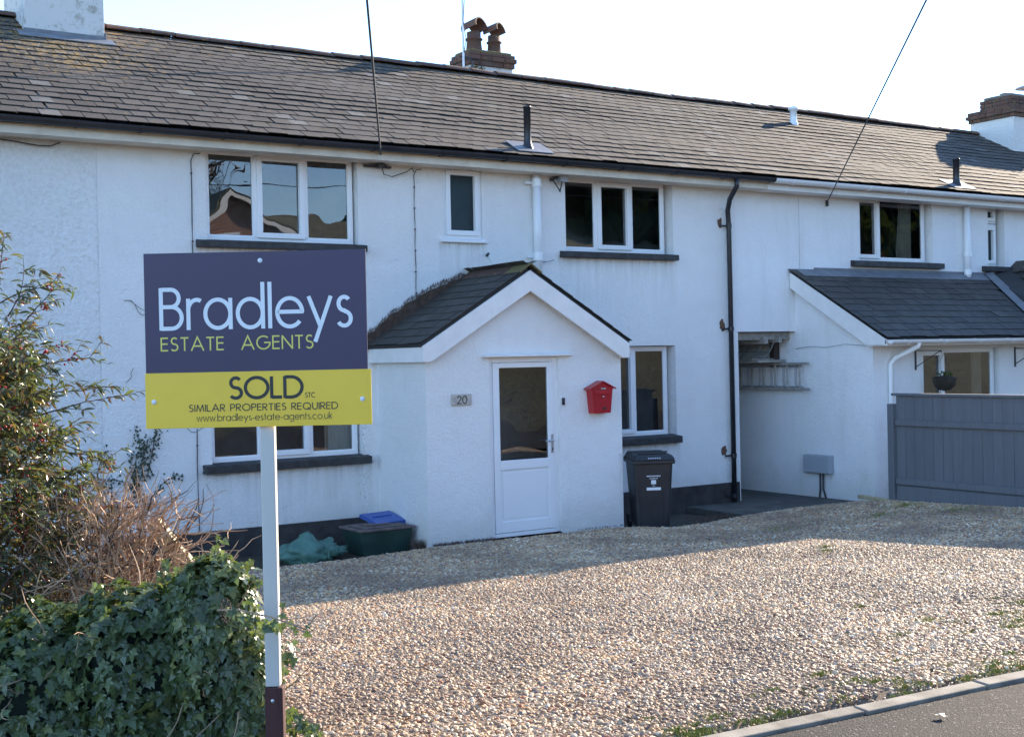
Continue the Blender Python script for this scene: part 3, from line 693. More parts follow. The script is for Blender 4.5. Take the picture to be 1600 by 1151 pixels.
# ---- porch
PX, PW, PY = -.10, 1.42, -1.2      # ridge line, half span, front plane
pz = lambda x: 3.13-abs(x-PX)*.605
m = MB()
dx0, dx1, dz1 = -.60, .37, 2.075
xl, xr = -1.435, 1.295; zt = 2.05
def strip(x0, x1): m.add([(x0, PY, -.02 if x0 >= -9 else 0), (x1, PY, -.02), (x1, PY, pz(x1)-.05), (x0, PY, pz(x0)-.05)], [(0, 1, 2, 3)])
def seg(x0, x1, z0):
    m.add([(x0, PY, z0), (x1, PY, z0), (x1, PY, pz(x1)-.06), (x0, PY, pz(x0)-.06)], [(0, 1, 2, 3)])
seg(xl, dx0, -.15); seg(dx0, PX, dz1); seg(PX, dx1, dz1); seg(dx1, xr, -.15)
m.quad((xl, 0, -.15), (xl, PY, -.15), (xl, PY, 2.25), (xl, 0, 2.25)); m.quad((xr, PY, -.15), (xr, 0, -.15), (xr, 0, 2.25), (xr, PY, 2.25))
m.quad((dx0, PY, 0), (dx0, PY+.09, 0), (dx0, PY+.09, dz1), (dx0, PY, dz1)); m.quad((dx1, PY+.09, 0), (dx1, PY, 0), (dx1, PY, dz1), (dx1, PY+.09, dz1))
m.quad((dx0, PY, dz1), (dx0, PY+.09, dz1), (dx1, PY+.09, dz1), (dx1, PY, dz1))
porch = build(m, 'porch', M['wall'], H, label='white gabled entrance porch')
OV = -1.34
LP = math.hypot(1.42, 1.42*.605)
for sgn in (-1, 1):
    V = Vector((-sgn*1, 0, .605)).normalized(); e = Vector((PX+sgn*1.47, 0, pz(PX+sgn*1.47)))
    if sgn < 0: slates(porch, (e.x, 0-.0, e.z), (0, -1, 0), V, 1.37, 10, .170, .27, M['slate_dark'], jitter=.6, limit=80, th=.004)
    else: slates(porch, (e.x, OV, e.z), (0, 1, 0), V, 1.36, 10, .170, .27, M['slate_dark'], jitter=.6, limit=80, th=.004)
    # deck, barge board, box end
    m = MB(); n = Vector((sgn*.605, 0, 1)).normalized()
    a = Vector((PX, OV+.03, 3.125)); b = Vector((PX+sgn*1.46, OV+.03, pz(PX+sgn*1.46)))
    m.prism([a-n*.005, b-n*.005, b-n*.045, a-n*.045], (0, 1.33, 0)); build(m, 'roof_deck', M['deck'], porch)
    m = MB(); bx = PX+sgn*1.43; zb = pz(bx)
    m.prism([(PX, OV, 3.08), (PX, OV, 2.84), (bx-sgn*.10, OV, 2.045), (bx, OV, 2.045), (bx, OV, zb-.045)], (0, .028, 0)); build(m, 'barge_board', M['board'], porch, bevel=.003)
    m = MB(); m.box(min(bx, bx-sgn*.022), max(bx, bx-sgn*.022), OV+.03, -.004, 2.045, zb-.05)
    m.box(min(bx-sgn*.024, xl if sgn < 0 else xr), max(bx-sgn*.024, xl if sgn < 0 else xr), OV+.03, -.004, 2.047, 2.057); build(m, 'fascia', M['board'], porch)
m = MB()
for i in range(4):
    me_ = MB(); y0 = OV-.02+i*.345
    me_.prism([(PX-.15, y0, 3.062), (PX, y0, 3.165), (PX+.15, y0, 3.062), (PX+.15, y0, 3.045), (PX, y0, 3.148), (PX-.15, y0, 3.045)], (0, .34, 0))
    build(me_, 'ridge_tile', M['moss'] if i == 0 else M['ridge'], porch)
# ragged dead creeper rootlets on the wall above the left porch slope
m = MB()
for i in range(2600):
    s = rng.random(); x = -1.62+s*1.62; zb = 2.20+(x+1.62)*.575; thick = .09+.19*math.sin(min(1, (s+.12)*.95)*math.pi)*(.75+.3*noise.noise(Vector((s*14, 0, 0))))
    if x > -.25: thick *= max(.15, (0-x)/.25)
    zz = zb+rng.random()*max(.03, thick); l = rng.uniform(.02, .055); a = rng.uniform(.9, 2.2)
    y = -.004-rng.random()*.035
    d = Vector((math.cos(a)*l, -rng.random()*.01, math.sin(a)*l)); q = .0035
    m.add([(x-q, y, zz), (x+q, y, zz), (x+d.x, y+d.y, zz+d.z)], [(0, 1, 2)])
n = 60; top = []; bot = []
for i in range(n+1):
    s = i/n; x = -1.62+s*1.55; zb = 2.18+(x+1.62)*.575; thick = .08+.17*math.sin(min(1, (s+.12)*.95)*math.pi)*(.8+.3*noise.noise(Vector((s*14, 0, 0))))
    top.append((x, -.006, zb+max(.02, thick))); bot.append((x, -.02, zb-.02))
m.add(bot+top, [(i, i+1, n+2+i, n+1+i) for i in range(n)])
dc = build(m, 'dead_creeper', M['deadivy']); tag(dc, 'ragged brown fringe of dead creeper rootlets on the wall above the porch slates', 'dead creeper')
# drip ledge over the door
m = MB(); m.prism([(-.70, PY+.0, 2.115), (-.70, PY-.075, 2.105), (-.70, PY-.075, 2.085), (-.70, PY, 2.08)], (1.24, 0, 0)); build(m, 'drip_ledge', M['board'], porch, bevel=.004)
# door
DY = PY+.055
m = MB(); f = .055; a, b = dx0+.01, dx1+.0
m.box(a, a+f, DY-.01, DY+.05, .0, dz1); m.box(b-f, b, DY-.01, DY+.05, .0, dz1); m.box(a+f, b-f, DY-.01, DY+.05, dz1-f, dz1); m.box(a+f, b-f, DY-.02, DY+.05, .0, .045)
fo = build(m, 'door_frame', M['upvc'], H, bevel=.004)
m = MB(); a += f+.004; b -= f+.004; z0, z1 = .05, dz1-f-.004; s = .085
m.box(a, a+s, DY-.022, DY+.03, z0, z1); m.box(b-s, b, DY-.022, DY+.03, z0, z1); m.box(a+s, b-s, DY-.022, DY+.03, z1-s*.7, z1)
m.box(a+s, b-s, DY-.022, DY+.03, z0, z0+.13); m.box(a+s, b-s, DY-.022, DY+.03, .775, .885)
door = build(m, 'door', M['upvc'], H, bevel=.006, label='white door with glazed upper half')
m = MB(); m.box(a+s, b-s, DY-.006, DY+.01, z0+.13, .775); m.box(a+s+.03, b-s-.03, DY-.012, DY-.006, z0+.16, .745); build(m, 'panel', M['upvc'], door, bevel=.005)
m = MB(); m.quad((a+s, DY-.002, .885), (b-s, DY-.002, .885), (b-s, DY-.002, z1-s*.7), (a+s, DY-.002, z1-s*.7)); build(m, 'pane', M['glass'], door)
m = MB(); m.box(b-.052, b-.022, DY-.034, DY-.02, .94, 1.16); m.tube([(b-.037, DY-.03, 1.085), (b-.037, DY-.065, 1.085), (b-.045, DY-.07, 1.085), (b-.155, DY-.068, 1.085)], .0095, 8); build(m, 'handle', M['steel'], door, smooth=False)
m = MB(); m.lathe((b-.037, DY-.036, .985), [(.008, -.014), (.008, .014), (.001, .014)], 8); build(m, 'keyhole', M['black'], door)
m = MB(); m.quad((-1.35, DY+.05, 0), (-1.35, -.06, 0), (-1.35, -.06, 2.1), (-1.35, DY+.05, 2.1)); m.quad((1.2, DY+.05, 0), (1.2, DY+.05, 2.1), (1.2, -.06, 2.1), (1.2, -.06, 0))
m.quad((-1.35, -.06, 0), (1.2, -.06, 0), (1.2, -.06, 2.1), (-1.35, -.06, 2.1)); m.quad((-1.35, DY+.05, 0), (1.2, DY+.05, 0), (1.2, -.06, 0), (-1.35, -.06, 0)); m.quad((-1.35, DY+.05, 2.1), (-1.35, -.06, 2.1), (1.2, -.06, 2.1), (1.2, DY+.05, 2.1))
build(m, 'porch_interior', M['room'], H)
# doorbell, cables, sensors
m = MB(); m.box(.405, .437, PY-.022, PY+.001, 1.50, 1.585); m.box(.412, .430, PY-.026, PY-.021, 1.545, 1.575)
tag(build(m, 'doorbell', M['black'], bevel=.004), 'small black doorbell push beside the glazed porch door', 'doorbell')
m = MB(); m.tube([(1.16, -.02, 4.36), (1.18, -.10, 4.34)], .012, 8); m.box(1.20, 1.30, -.16, -.06, 4.33, 4.44); m.tube([(1.14, -.03, 4.37), (1.13, -.12, 4.30), (1.16, -.16, 4.22), (1.20, -.12, 4.20), (1.24, -.11, 4.33)], .008, 6, 1)
m.tube([(1.12, -.01, 4.36), (1.19, -.09, 4.40)], .02, 8, 1)
tag(build(m, 'security_sensor', [M['grey_plastic'], M['cable']]), 'small white sensor box on a black bracket under the gutter, beside the upper right window', 'sensor')
m = MB(); m.tube([(.14, -.0, 3.36), (.14, -.05, 3.38)], .018, 8, 1); m.tube([(.15, -.05, 3.37), (.19, -.05, 3.28), (.26, -.045, 3.12)], .014, 8)
tag(build(m, 'overflow_pipe', [M['upvc'], M['cable']]), 'short white overflow pipe stub on the wall above the porch roof', 'pipe')
m = MB(); m.tube([(.98, 0, 3.30), (.98, -.09, 3.295), (1.10, -.10, 3.32)], .009, 6)
tag(build(m, 'wall_hook', M['grey_plastic']), 'little grey hook on the wall right of the porch ridge', 'hook')

# ---- left house
HL = thing('terraced_house', (-8.5, 0, 0), 'coarse roughcast white house at the far left with a rendered chimney', 'house', 'houses of the terrace')
m = MB(); wall_grid(m, -12.5, XL, -.15, 4.42, .004, [], .1); build(m, 'wall', M['wall_left'], HL)
shell(HL, -12.5, XL, M['wall_left'], [-12.5]); roof_deck(HL, -12.5, XL, 0, 0)
slates(HL, (-12.5, YE-.03, ZE-.012), (1, 0, 0), VS, XL+12.5, NROW, G, .218, M['slate'], bond=(0, 1), wave=.022)
ridge_tiles(HL, -12.5, XL); fascia(HL, -12.5, XL, 'cream'); gutter(HL, -12.5, XL-.003, -.395, 4.555, 'black', sag=.006)
cb = roofz(2.32)
m = MB(); m.box(-4.84, -3.90, 2.32, 3.5, 5.7, 7.05); chl = build(m, 'chimney', M['chim_white'], HL, bevel=.01)
m = MB(); m.box(-4.87, -3.87, 2.29, 3.53, 6.98, 7.05); build(m, 'chimney_band', M['concrete'], chl, bevel=.006)
brick_rows(chl, -4.84, -3.90, 2.32, 3.5, [(7.05, 7.125, .03), (7.125, 7.20, .07)], M['terra'], 0)
m = MB(); m.box(-4.93, -3.80, 2.06, 2.30, roofz(2.06)+.01, roofz(2.06)+.03)
m = MB(); Z = Vector((0, -math.sin(math.atan(KR)), math.cos(math.atan(KR)))); B = Matrix((Vector((1, 0, 0)), VS, Z)).transposed().to_4x4(); B.translation = Vector((-4.37, 2.32, cb))
m.box(-.57, .56, -.20, .02, .025, .034, 0, B); m.box(-4.86, -3.88, 2.305, 2.317, cb-.05, cb+.07); m.box(-3.897, -3.885, 2.30, 3.0, cb-.02, cb+.12)
for q in range(4): pass
build(m, 'lead_flashing', M['lead'], chl, bevel=.003)
chimney_pot(chl, (-4.37, 2.9, 7.2), .4, 0, 1.0, False)

# ---- right house
HR = thing('terraced_house', (9, 0, 0), 'white painted house on the right with white gutter, lean-to front and storage passage', 'house', 'houses of the terrace')
RX = 20.0
recr = .10
w6 = fr(6.79, 8.41, 3.46, 4.46, recr); w7 = fr(9.88, 10.22, 3.44, 4.45, recr)
holes = [(4.35, 5.5, -.2, 2.38, .02), (w6[0], w6[1]+.08, w6[2]-.01, w6[3]+.01, .17), (w7[0], w7[1]+.10, w7[2]-.01, w7[3]+.01, .17)]
m = MB(); wall_grid(m, XM, RX, -.2, 4.42, .002, holes, .02)
# passage: right flank, back, ceiling, left flank
m.quad((5.5, .022, -.2), (5.5, 2.4, -.2), (5.5, 2.4, 2.38), (5.5, .022, 2.38)); m.quad((4.35, 2.4, -.2), (4.35, .022, -.2), (4.35, .022, 2.38), (4.35, 2.4, 2.38))
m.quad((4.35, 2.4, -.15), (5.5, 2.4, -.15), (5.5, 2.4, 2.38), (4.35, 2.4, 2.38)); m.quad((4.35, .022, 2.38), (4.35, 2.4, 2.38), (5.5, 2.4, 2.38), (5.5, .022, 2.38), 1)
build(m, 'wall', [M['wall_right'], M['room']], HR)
shell(HR, XM, RX, M['wall_right'], [RX]); roof_deck(HR, XR, RX, 0, 0)
slates(HR, (XR, YE-.03, ZE-.012), (1, 0, 0), VS, RX-XR, NROW, G, .218, M['slate'], bond=(1, 0), wave=.022)
ridge_tiles(HR, XR, RX); fascia(HR, XR-.018, RX, 'board', z0=4.40, z1=4.52); gutter(HR, XR+.005, RX, -.395, 4.545, 'upvc', r=.062, brk=.8)
window(HR, *w6, recr, [(0, .34, 'sash'), (.34, 1, 'fixed')], (6.70, 8.78, .10, .085, 'sill'), curtain=[(.66, .90, .12)], rdepth=2.2)
m = MB(); m.lathe((w6[0]+.85, recr+.5, w6[2]-.02), [(.30, 0), (.30, .12), (.24, .19), (.1, .22), (.001, .22)], 14)
build(m, 'red_cushion', simple('dull_red_cloth', (.22, .04, .04), .9), HR, smooth=True)
f7 = window(HR, w7[0], w7[1], w7[2], w7[3]-.31, recr, [(0, 1, 'sash')], (9.84, 10.55, .10, .08, 'sill'), obscure=True)
window(HR, w7[0], w7[1], w7[3]-.30, w7[3], recr, [(0, 1, 'sash')], None, obscure=True)
roof_vent(HR, 8.97, -.20, .42, .052, 'black')
m = MB(); zb = roofz(2.16); m.lathe((7.73, 2.16, zb), [(.085, -.05), (.08, .02), (.062, .05), (.058, .24), (.085, .25), (.085, .29), (.05, .31), (.001, .31)], 16); build(m, 'vent_pipe', M['upvc'], HR, smooth=True)
m = MB(); m.tube([(9.36, -.09, 3.05), (9.36, -.09, 4.40)], .052, 14); so2 = build(m, 'soil_pipe', M['upvc'], HR, smooth=True)
for z in (3.62, 3.32): 
    m = MB(); m.tube([(9.36, -.09, z-.04), (9.36, -.09, z+.04)], .062, 14); build(m, 'pipe_collar', M['upvc'], so2)
m = MB(); m.box(13.56, 15.2, 2.0, 3.0, 5.2, 6.62); chr_ = build(m, 'chimney', M['wall_right'], HR)
brick_rows(chr_, 13.56, 15.2, 2.0, 3.0, [(6.60, 6.675, .03), (6.675, 6.75, .07), (6.75, 6.825, .04)], M['terra'], 0)
brick_rows(chr_, 13.70, 15.05, 2.12, 2.88, [(6.825+.075*i, 6.9+.075*i, 0) for i in range(3)], M['terra'], 0)
m = MB(); m.prism([(13.74, 2.17, 7.05), (15.03, 2.17, 7.05), (15.03, 2.83, 7.05), (13.74, 2.83, 7.05)], (0, 0, .06)); build(m, 'flaunching', M['concrete'], chr_, bevel=.03)
chimney_pot(chr_, (14.15, 2.6, 7.08), .12, 0, 1.1, False)
m = MB(); c0 = (14.55, 2.4, 7.1)
for k in range(5):
    a = 2*math.pi*k/5; m.tube([(c0[0]+.11*math.cos(a), c0[1]+.11*math.sin(a), c0[2]), (c0[0]+.11*math.cos(a), c0[1]+.11*math.sin(a), c0[2]+.22)], .008, 5)
m.lathe((c0[0], c0[1], c0[2]+.20), [(.22, 0), (.21, .02), (.08, .07), (.001, .075), (.001, .0)], 16); build(m, 'cowl', M['steel'], chr_)

# lean-to in front of the right house
LY, LE = -1.46, -1.80
lz = lambda y: 3.28+y*.575
m = MB(); wx0, wx1, wz0, wz1 = 6.50, 8.22, 1.05, 2.08
wall_grid(m, 5.5, 13.5, -.2, 2.20, LY, [(wx0, wx1+.05, wz0, wz1, .12)], .1)
m.add([(5.5, .002, -.2), (5.5, LY, -.2), (5.5, LY, lz(LY)-.06), (5.5, .002, lz(0)-.06)], [(0, 1, 2, 3)])
lt = build(m, 'lean_to', M['wall_right'], HR, label='white lean-to extension with dark slate roof and white barge board')
slates(lt, (5.36, LE-.02, lz(LE)), (1, 0, 0), (0, 1, .575), 6.4, 11, .191, .27, M['slate_dark'], jitter=.8, th=.004, mask=lambda u, v: not (5.36+u > 9.0+ (v/2.09)*.95))
m = MB(); m.prism([(5.39, LE+.02, lz(LE)-.008), (5.39, -.01, lz(0)-.01), (5.39, -.01, lz(0)-.06), (5.39, LE+.02, lz(LE)-.06)], (7, 0, 0)); build(m, 'roof_deck', M['deck'], lt)
m = MB(); m.prism([(5.385, -.01, lz(0)-.03), (5.385, -.01, lz(0)-.26), (5.385, LY+.02, 2.15), (5.385, LE+.0, 2.15), (5.385, LE+.0, lz(LE)-.03)], (.026, 0, 0)); build(m, 'barge_board', M['board'], lt, bevel=.003)
m = MB(); m.box(5.385, 13.5, LE-.002, LE+.02, 2.13, lz(LE)-.035); m.box(5.385, 13.5, LE+.022, LY, 2.135, 2.147); build(m, 'fascia', M['board'], lt)
gutter(lt, 5.40, 13.5, LE-.06, lz(LE)-.035, 'upvc', r=.052, brk=.75)
window(HR, wx0, wx1, wz0, wz1, LY+.07, [(0, .33, 'sash'), (.33, 1, 'fixed')], None, curtain=[(.80, .93)], rdepth=1.3)
m = MB(); m.box(5.9, 11.4, -.03, -.006, lz(0)-.04, lz(0)+.05); m.box(5.38, 5.9, -.03, -.006, lz(0)-.04, lz(0)+.02)
B = Matrix((Vector((1, 0, 0)), Vector((0, 1, .575)).normalized(), Vector((0, -.575, 1)).normalized())).transposed().to_4x4(); B.translation = Vector((0, -.20, lz(-.2)))
m.box(5.5, 10.2, 0, .2, .024, .030, 0, B); build(m, 'lead_flashing', M['lead'], lt)
m = MB(); m.tube([(5.98, LE-.06, 2.20), (5.98, LE-.05, 2.12), (5.85, LY-.10, 1.96), (5.80, LY-.055, 1.88), (5.80, LY-.055, -.1)], .036, 12); build(m, 'downpipe', M['upvc'], lt, smooth=True)
# cross gable at the far right with lead valley
m = MB(); A0 = Vector((9.95, -.02, 3.29)); A1 = Vector((9.0, -1.82, 2.26)); Rg = Vector((11.2, -.02, 3.9)) 
g0 = Vector((10.6, -.02, 3.42)); g1 = Vector((10.6, -2.3, 3.42)); e0 = Vector((9.0, -2.3, 2.30))
V = (Vector((10.6, 0, 3.42))-Vector((9.0, 0, 2.30))).normalized()
m.add([A1+Vector((0, 0, .0)), e0, g1, g0, A0], [(0, 1, 2, 3, 4)]); m.add([g0, g1, (12.2, -2.3, 2.30), (12.2, -.02, 2.30)], [(0, 1, 2, 3)])
m.add([e0, (12.2, -2.3, 2.30), g1], [(0, 1, 2)], 1); build(m, 'cross_gable', [M['deck'], M['wall_right']], lt)
slates(lt, (9.0, 0, 2.32), (0, -1, 0), (1.6, 0, 1.12), 2.34, 9, .22, .28, M['slate_dark'], jitter=.6, limit=50, mask=lambda u, v: u > 1.80-v*.92)
m = MB(); d = (A0-A1).normalized(); sd = Vector((.085, -.03, .0)); nz = Vector((0, 0, .045))
m.add([A1-sd+nz, A1+sd+nz*1.6, A0+sd*.8+nz*1.6, A0-sd*.8+nz], [(0, 1, 2, 3)]); build(m, 'lead_valley', M['lead'], lt)

# ================================================================== things on and by the walls
m = MB(); m.box(5.40, 5.497, -.71, -.20, .31, .575); m.box(5.385, 5.40, -.70, -.21, .32, .565); mb_ = tag(build(m, 'meter_box', M['grey_plastic'], bevel=.012), 'pale grey meter box low on the white lean-to side wall', 'meter box')
for y in (-.47, -.53):
    m = MB(); m.tube([(5.46, y, .32), (5.46, y, .08), (5.46, y-(.06 if y < -.5 else -.02), -.08)], .013, 8); build(m, 'cable', M['cable'], mb_, smooth=True)
# ladders stored in the passage
lad = thing('ladder', (5.45, .5, 1.5), 'long weathered ladder hung on its side along the passage wall', 'ladder', 'ladders in the passage')
for z in (1.53, 1.90):
    m = MB(); m.box(5.36, 5.40, -.36, 2.2, z-.02, z+.02); build(m, 'rail', M['ladder'], lad, bevel=.006)
for i in range(10):
    y = -.18+i*.25; m = MB(); m.tube([(5.38, y, 1.53), (5.38, y, 1.90)], .014, 8); build(m, 'rung', M['ladder'], lad)
lad2 = thing('ladder', (5.45, .7, 1.5), 'second ladder hanging behind the long weathered one in the passage', 'ladder', 'ladders in the passage')
for z in (1.55, 1.87):
    m = MB(); m.box(5.44, 5.475, -.16, 2.2, z-.018, z+.018); build(m, 'rail', M['alu'], lad2, bevel=.005)
for i in range(9):
    y = -.02+i*.25; m = MB(); m.tube([(5.457, y, 1.55), (5.457, y, 1.87)], .012, 8); build(m, 'rung', M['alu'], lad2)
sl3 = thing('ladder', (5.0, 1.3, 1.95), 'folded aluminium step ladder lying tilted on the plank above the other ladders', 'ladder', 'ladders in the passage')
for dy in (0, .22, .5, .7):
    m = MB(); m.tube([(5.30-dy*.1, .42+dy, 1.98), (5.30-dy*.1, .22+dy, 2.28)], .011, 6); build(m, 'rail', M['alu'], sl3)
for dz in (0, .1, .2, .28):
    m = MB(); m.tube([(5.30, .42-dz*.66, 1.99+dz), (5.23, 1.12-dz*.66, 1.99+dz)], .008, 6); build(m, 'rung', M['alu'], sl3)
m = MB(); m.box(4.9, 5.46, .18, 2.3, 1.925, 1.965); m.box(4.85, 5.3, .25, 2.3, 1.97, 1.985); tag(build(m, 'plank', M['ladder'], bevel=.004), 'brown boards laid flat in the passage just above the long ladder', 'plank')
m = MB(); m.box(5.38, 5.49, .33, .43, 1.86, 2.36); tag(build(m, 'timber_upright', M['roomitem'], bevel=.004), 'short dark timber upright fixed in the passage under its ceiling', 'timber')
m = MB(); m.box(4.36, 5.49, .12, .20, 2.26, 2.37); m.box(4.9, 4.99, .05, 2.2, 2.20, 2.30); m.box(5.2, 5.27, .05, 2.2, 2.22, 2.30); tag(build(m, 'ceiling_timbers', M['ladder'], bevel=.004), 'dark timbers across the top of the passage opening', 'timber')
# hanging basket
hb = thing('hanging_basket', (6.72, -1.68, 1.5), 'dark round hanging basket with sparse greenery in front of the lean-to window', 'hanging basket')
m = MB(); m.lathe((6.70, -1.70, 1.66), [(.17, 0), (.165, -.05), (.14, -.12), (.08, -.17), (.001, -.185)], 18); m.lathe((6.70, -1.70, 1.66), [(.17, 0), (.12, .02), (.001, .04)], 18); build(m, 'basket', M['basket'], hb, smooth=True)
m = MB()
for k in range(90):
    a = rng.uniform(0, 6.28); r_ = rng.uniform(0, .14); p = Vector((6.70+r_*math.cos(a), -1.70+r_*math.sin(a), 1.69+rng.uniform(0, .06))); q = Vector((rng.uniform(-1,1), rng.uniform(-1,1), rng.uniform(.2,1))).normalized()*.03; s_ = q.cross(Vector((.3,.2,1))).normalized()*.01
    m.add([p-q, p+s_, p+q, p-s_], [(0,1,2,3)])
build(m, 'plant', M['ivy'], hb)
for k in range(3):
    a = 2.1*k; m = MB(); m.tube([(6.70+.17*math.cos(a), -1.70+.17*math.sin(a), 1.66), (6.70, -1.70, 2.02)], .003, 4); build(m, 'chain', M['cable'], hb)
def bracket(x, lab):
    m = MB(); m.box(x, x+.02, LY-.02, LY, 1.78, 2.08); m.tube([(x+.01, LY-.01, 1.82), (x+.22, LY-.22, 2.02), (x+.26, LY-.26, 2.05), (x+.28, LY-.24, 2.02)], .007, 6); m.tube([(x+.01, LY-.01, 2.06), (x+.26, LY-.26, 2.05)], .007, 6)
    tag(build(m, 'basket_bracket', M['cable']), lab, 'bracket', 'hanging basket brackets')
bracket(6.36, 'black iron bracket carrying the hanging basket, beside the white downpipe'); bracket(8.62, 'black iron bracket right of the lean-to window')

# number plate
pl = thing('number_plate', (-.98, PY, 1.61), 'small pale stone plate with the number 20 on the porch wall', 'number plate')
m = MB(); m.box(-1.115, -.85, PY-.022, PY, 1.545, 1.675); build(m, 'plate', simple('pale_stone_plate', (.48, .43, .38), .85, .25, 25, .4), pl, bevel=.012)
for x in (-1.10, -.865):
    m = MB(); m.lathe((x, PY-.02, 1.61), [(.006, -.006), (.006, .006), (.001, .006)], 8); build(m, 'screw', M['steel'], pl)

# ---- stroke lettering
def arc(cx, cy, rx, ry, a0, a1, n=None):
    n = n or max(6, int(abs(a1-a0)/9)); return [(cx+rx*math.cos(R(a0+(a1-a0)*i/n)), cy+ry*math.sin(R(a0+(a1-a0)*i/n))) for i in range(n+1)]
Xh = .74
GL = {
 'A': (.86, [[(0,0),(.43,1),(.86,0)], [(.15,.34),(.71,.34)]]),
 'B': (.56, [[(0,0),(0,1)], [(0,.96),(.26,.96)]+arc(.26,.755,.22,.205,90,-90)+[(0,.55)], [(0,.55),(.28,.55)]+arc(.28,.295,.27,.255,90,-90)+[(0,.04)]]),
 'C': (.86, [arc(.48,.5,.46,.46,48,312)]),
 'D': (.72, [[(0,0),(0,1)], [(0,.96),(.26,.96)]+arc(.26,.5,.44,.46,90,-90)+[(0,.04)]]),
 'E': (.47, [[(0,0),(0,1)], [(0,.95),(.47,.95)], [(0,.53),(.45,.53)], [(0,.05),(.47,.05)]]),
 'G': (.95, [arc(.48,.5,.46,.46,48,357)+[(.94,.5),(.52,.5)]]),
 'I': (.04, [[(.02,0),(.02,1)]]),
 'L': (.42, [[(0,0),(0,1)], [(0,.05),(.42,.05)]]),
 'M': (.90, [[(.02,0),(.14,1)], [(.14,1),(.45,.06),(.76,1)], [(.76,1),(.88,0)]]),
 'N': (.70, [[(0,0),(0,1)], [(0,.97),(.70,.03)], [(.70,0),(.70,1)]]),
 'O': (.98, [arc(.49,.5,.46,.46,0,360)]),
 'P': (.52, [[(0,0),(0,1)], [(0,.96),(.26,.96)]+arc(.26,.72,.24,.24,90,-90)+[(0,.48)]]),
 'Q': (.98, [arc(.49,.5,.46,.46,0,360), [(.58,.32),(.92,-.04)]]),
 'R': (.54, [[(0,0),(0,1)], [(0,.96),(.26,.96)]+arc(.26,.72,.24,.24,90,-90)+[(0,.48)], [(.16,.48),(.54,0)]]),
 'S': (.50, [arc(.26,.735,.20,.225,35,270)+arc(.25,.275,.235,.235,90,-145)[1:]]),
 'T': (.56, [[(.28,0),(.28,1)], [(0,.95),(.56,.95)]]),
 'U': (.62, [[(.02,1),(.02,.34)]+arc(.31,.34,.29,.30,180,360)[1:]+[(.60,1)]]),
 'a': (.72, [arc(.36,.37,.335,.335,0,360), [(.70,0),(.70,Xh)]]),
 'b': (.72, [arc(.36,.37,.335,.335,0,360), [(.02,0),(.02,1.1)]]),
 'c': (.64, [arc(.36,.37,.335,.335,48,312)]),
 'd': (.72, [arc(.36,.37,.335,.335,0,360), [(.70,0),(.70,1.1)]]),
 'e': (.72, [[(.03,.385),(.69,.385)]+arc(.36,.37,.335,.335,4,322)]),
 'g': (.72, [arc(.36,.37,.335,.335,0,360), [(.70,Xh),(.70,-.02)]+arc(.37,-.02,.33,.28,0,-155)[1:]]),
 'k': (.46, [[(.02,0),(.02,1.1)], [(.02,.28),(.42,Xh)], [(.17,.43),(.46,0)]]),
 'l': (.04, [[(.02,0),(.02,1.1)]]),
 'n': (.56, [[(.02,0),(.02,Xh)], [(.02,.42)]+arc(.28,.43,.26,.275,180,0)+[(.54,0)]]),
 'o': (.72, [arc(.36,.37,.335,.335,0,360)]),
 'r': (.30, [[(.02,0),(.02,Xh)], arc(.25,.44,.235,.27,180,62)]),
 's': (.40, [arc(.205,.55,.15,.16,38,270)+arc(.20,.20,.175,.17,90,-150)[1:]]),
 't': (.28, [[(.13,0),(.13,1)], [(0,.70),(.28,.70)]]),
 'u': (.56, [[(.02,Xh),(.02,.30)]+arc(.28,.30,.26,.26,180,360)[1:]+[(.54,Xh)]]),
 'w': (.86, [[(0,Xh),(.22,.02),(.43,.68),(.64,.02),(.86,Xh)]]),
 'y': (.60, [[(0,Xh),(.31,.02)], [(.60,Xh),(.16,-.34)]]),
 '-': (.28, [[(0,.33),(.28,.33)]]), '.': (.05, [[(.02,0),(.02,.09)]]), ' ': (.34, []),
 '2': (.54, [arc(.26,.72,.235,.24,165,-25)+[(.03,.05),(.54,.05)]]), '0': (.60, [arc(.30,.5,.26,.46,0,360)]),
}
def lettering(parent, text, mat, Mx, x0, x1, z, h, th, gap=.16, depth=.0006, name='lettering', spread=None):
    """stroke letters written on the plane of Mx (x right, z up, -y outwards)"""
    adv = 0; pos_ = []
    for ch_ in text: pos_.append(adv); adv += GL[ch_][0]+gap
    adv -= gap; k = (x1-x0)/adv; m = MB(); ly = 0
    for ch_, a in zip(text, pos_):
        for st in GL[ch_][1]:
            P = [Vector((x0+(a+p[0])*k, z+p[1]*h)) for p in st]; P = [p for i, p in enumerate(P) if i == 0 or (p-P[i-1]).length > 1e-6]
            closed = (P[0]-P[-1]).length < 1e-5 and len(P) > 3
            if closed: P = P[:-1]
            n = len(P); A = []; Bq = []
            for i, p in enumerate(P):
                pr = P[i-1] if (i or closed) else None; nx_ = P[(i+1) % n] if (i < n-1 or closed) else None
                d1 = (p-pr).normalized() if pr is not None else None; d2 = (nx_-p).normalized() if nx_ is not None else None
                if d1 is None: d1 = d2
                if d2 is None: d2 = d1
                n1 = Vector((-d1.y, d1.x)); n2 = Vector((-d2.y, d2.x)); mm = (n1+n2)
                mm = mm.normalized() if mm.length > .05 else n1
                s_ = min(2.2, 1/max(.3, mm.dot(n1))); A.append(p+mm*th/2*s_); Bq.append(p-mm*th/2*s_)
            yy = -depth-ly*.00008; ly = (ly+1) % 5
            vs = [Mx @ Vector((q.x, yy, q.y)) for q in A+Bq]
            rngi = range(n) if closed else range(n-1)
            m.add(vs, [(i, (i+1) % n, n+(i+1) % n, n+i)[::-1] for i in rngi])
    return build(m, name, mat, parent)
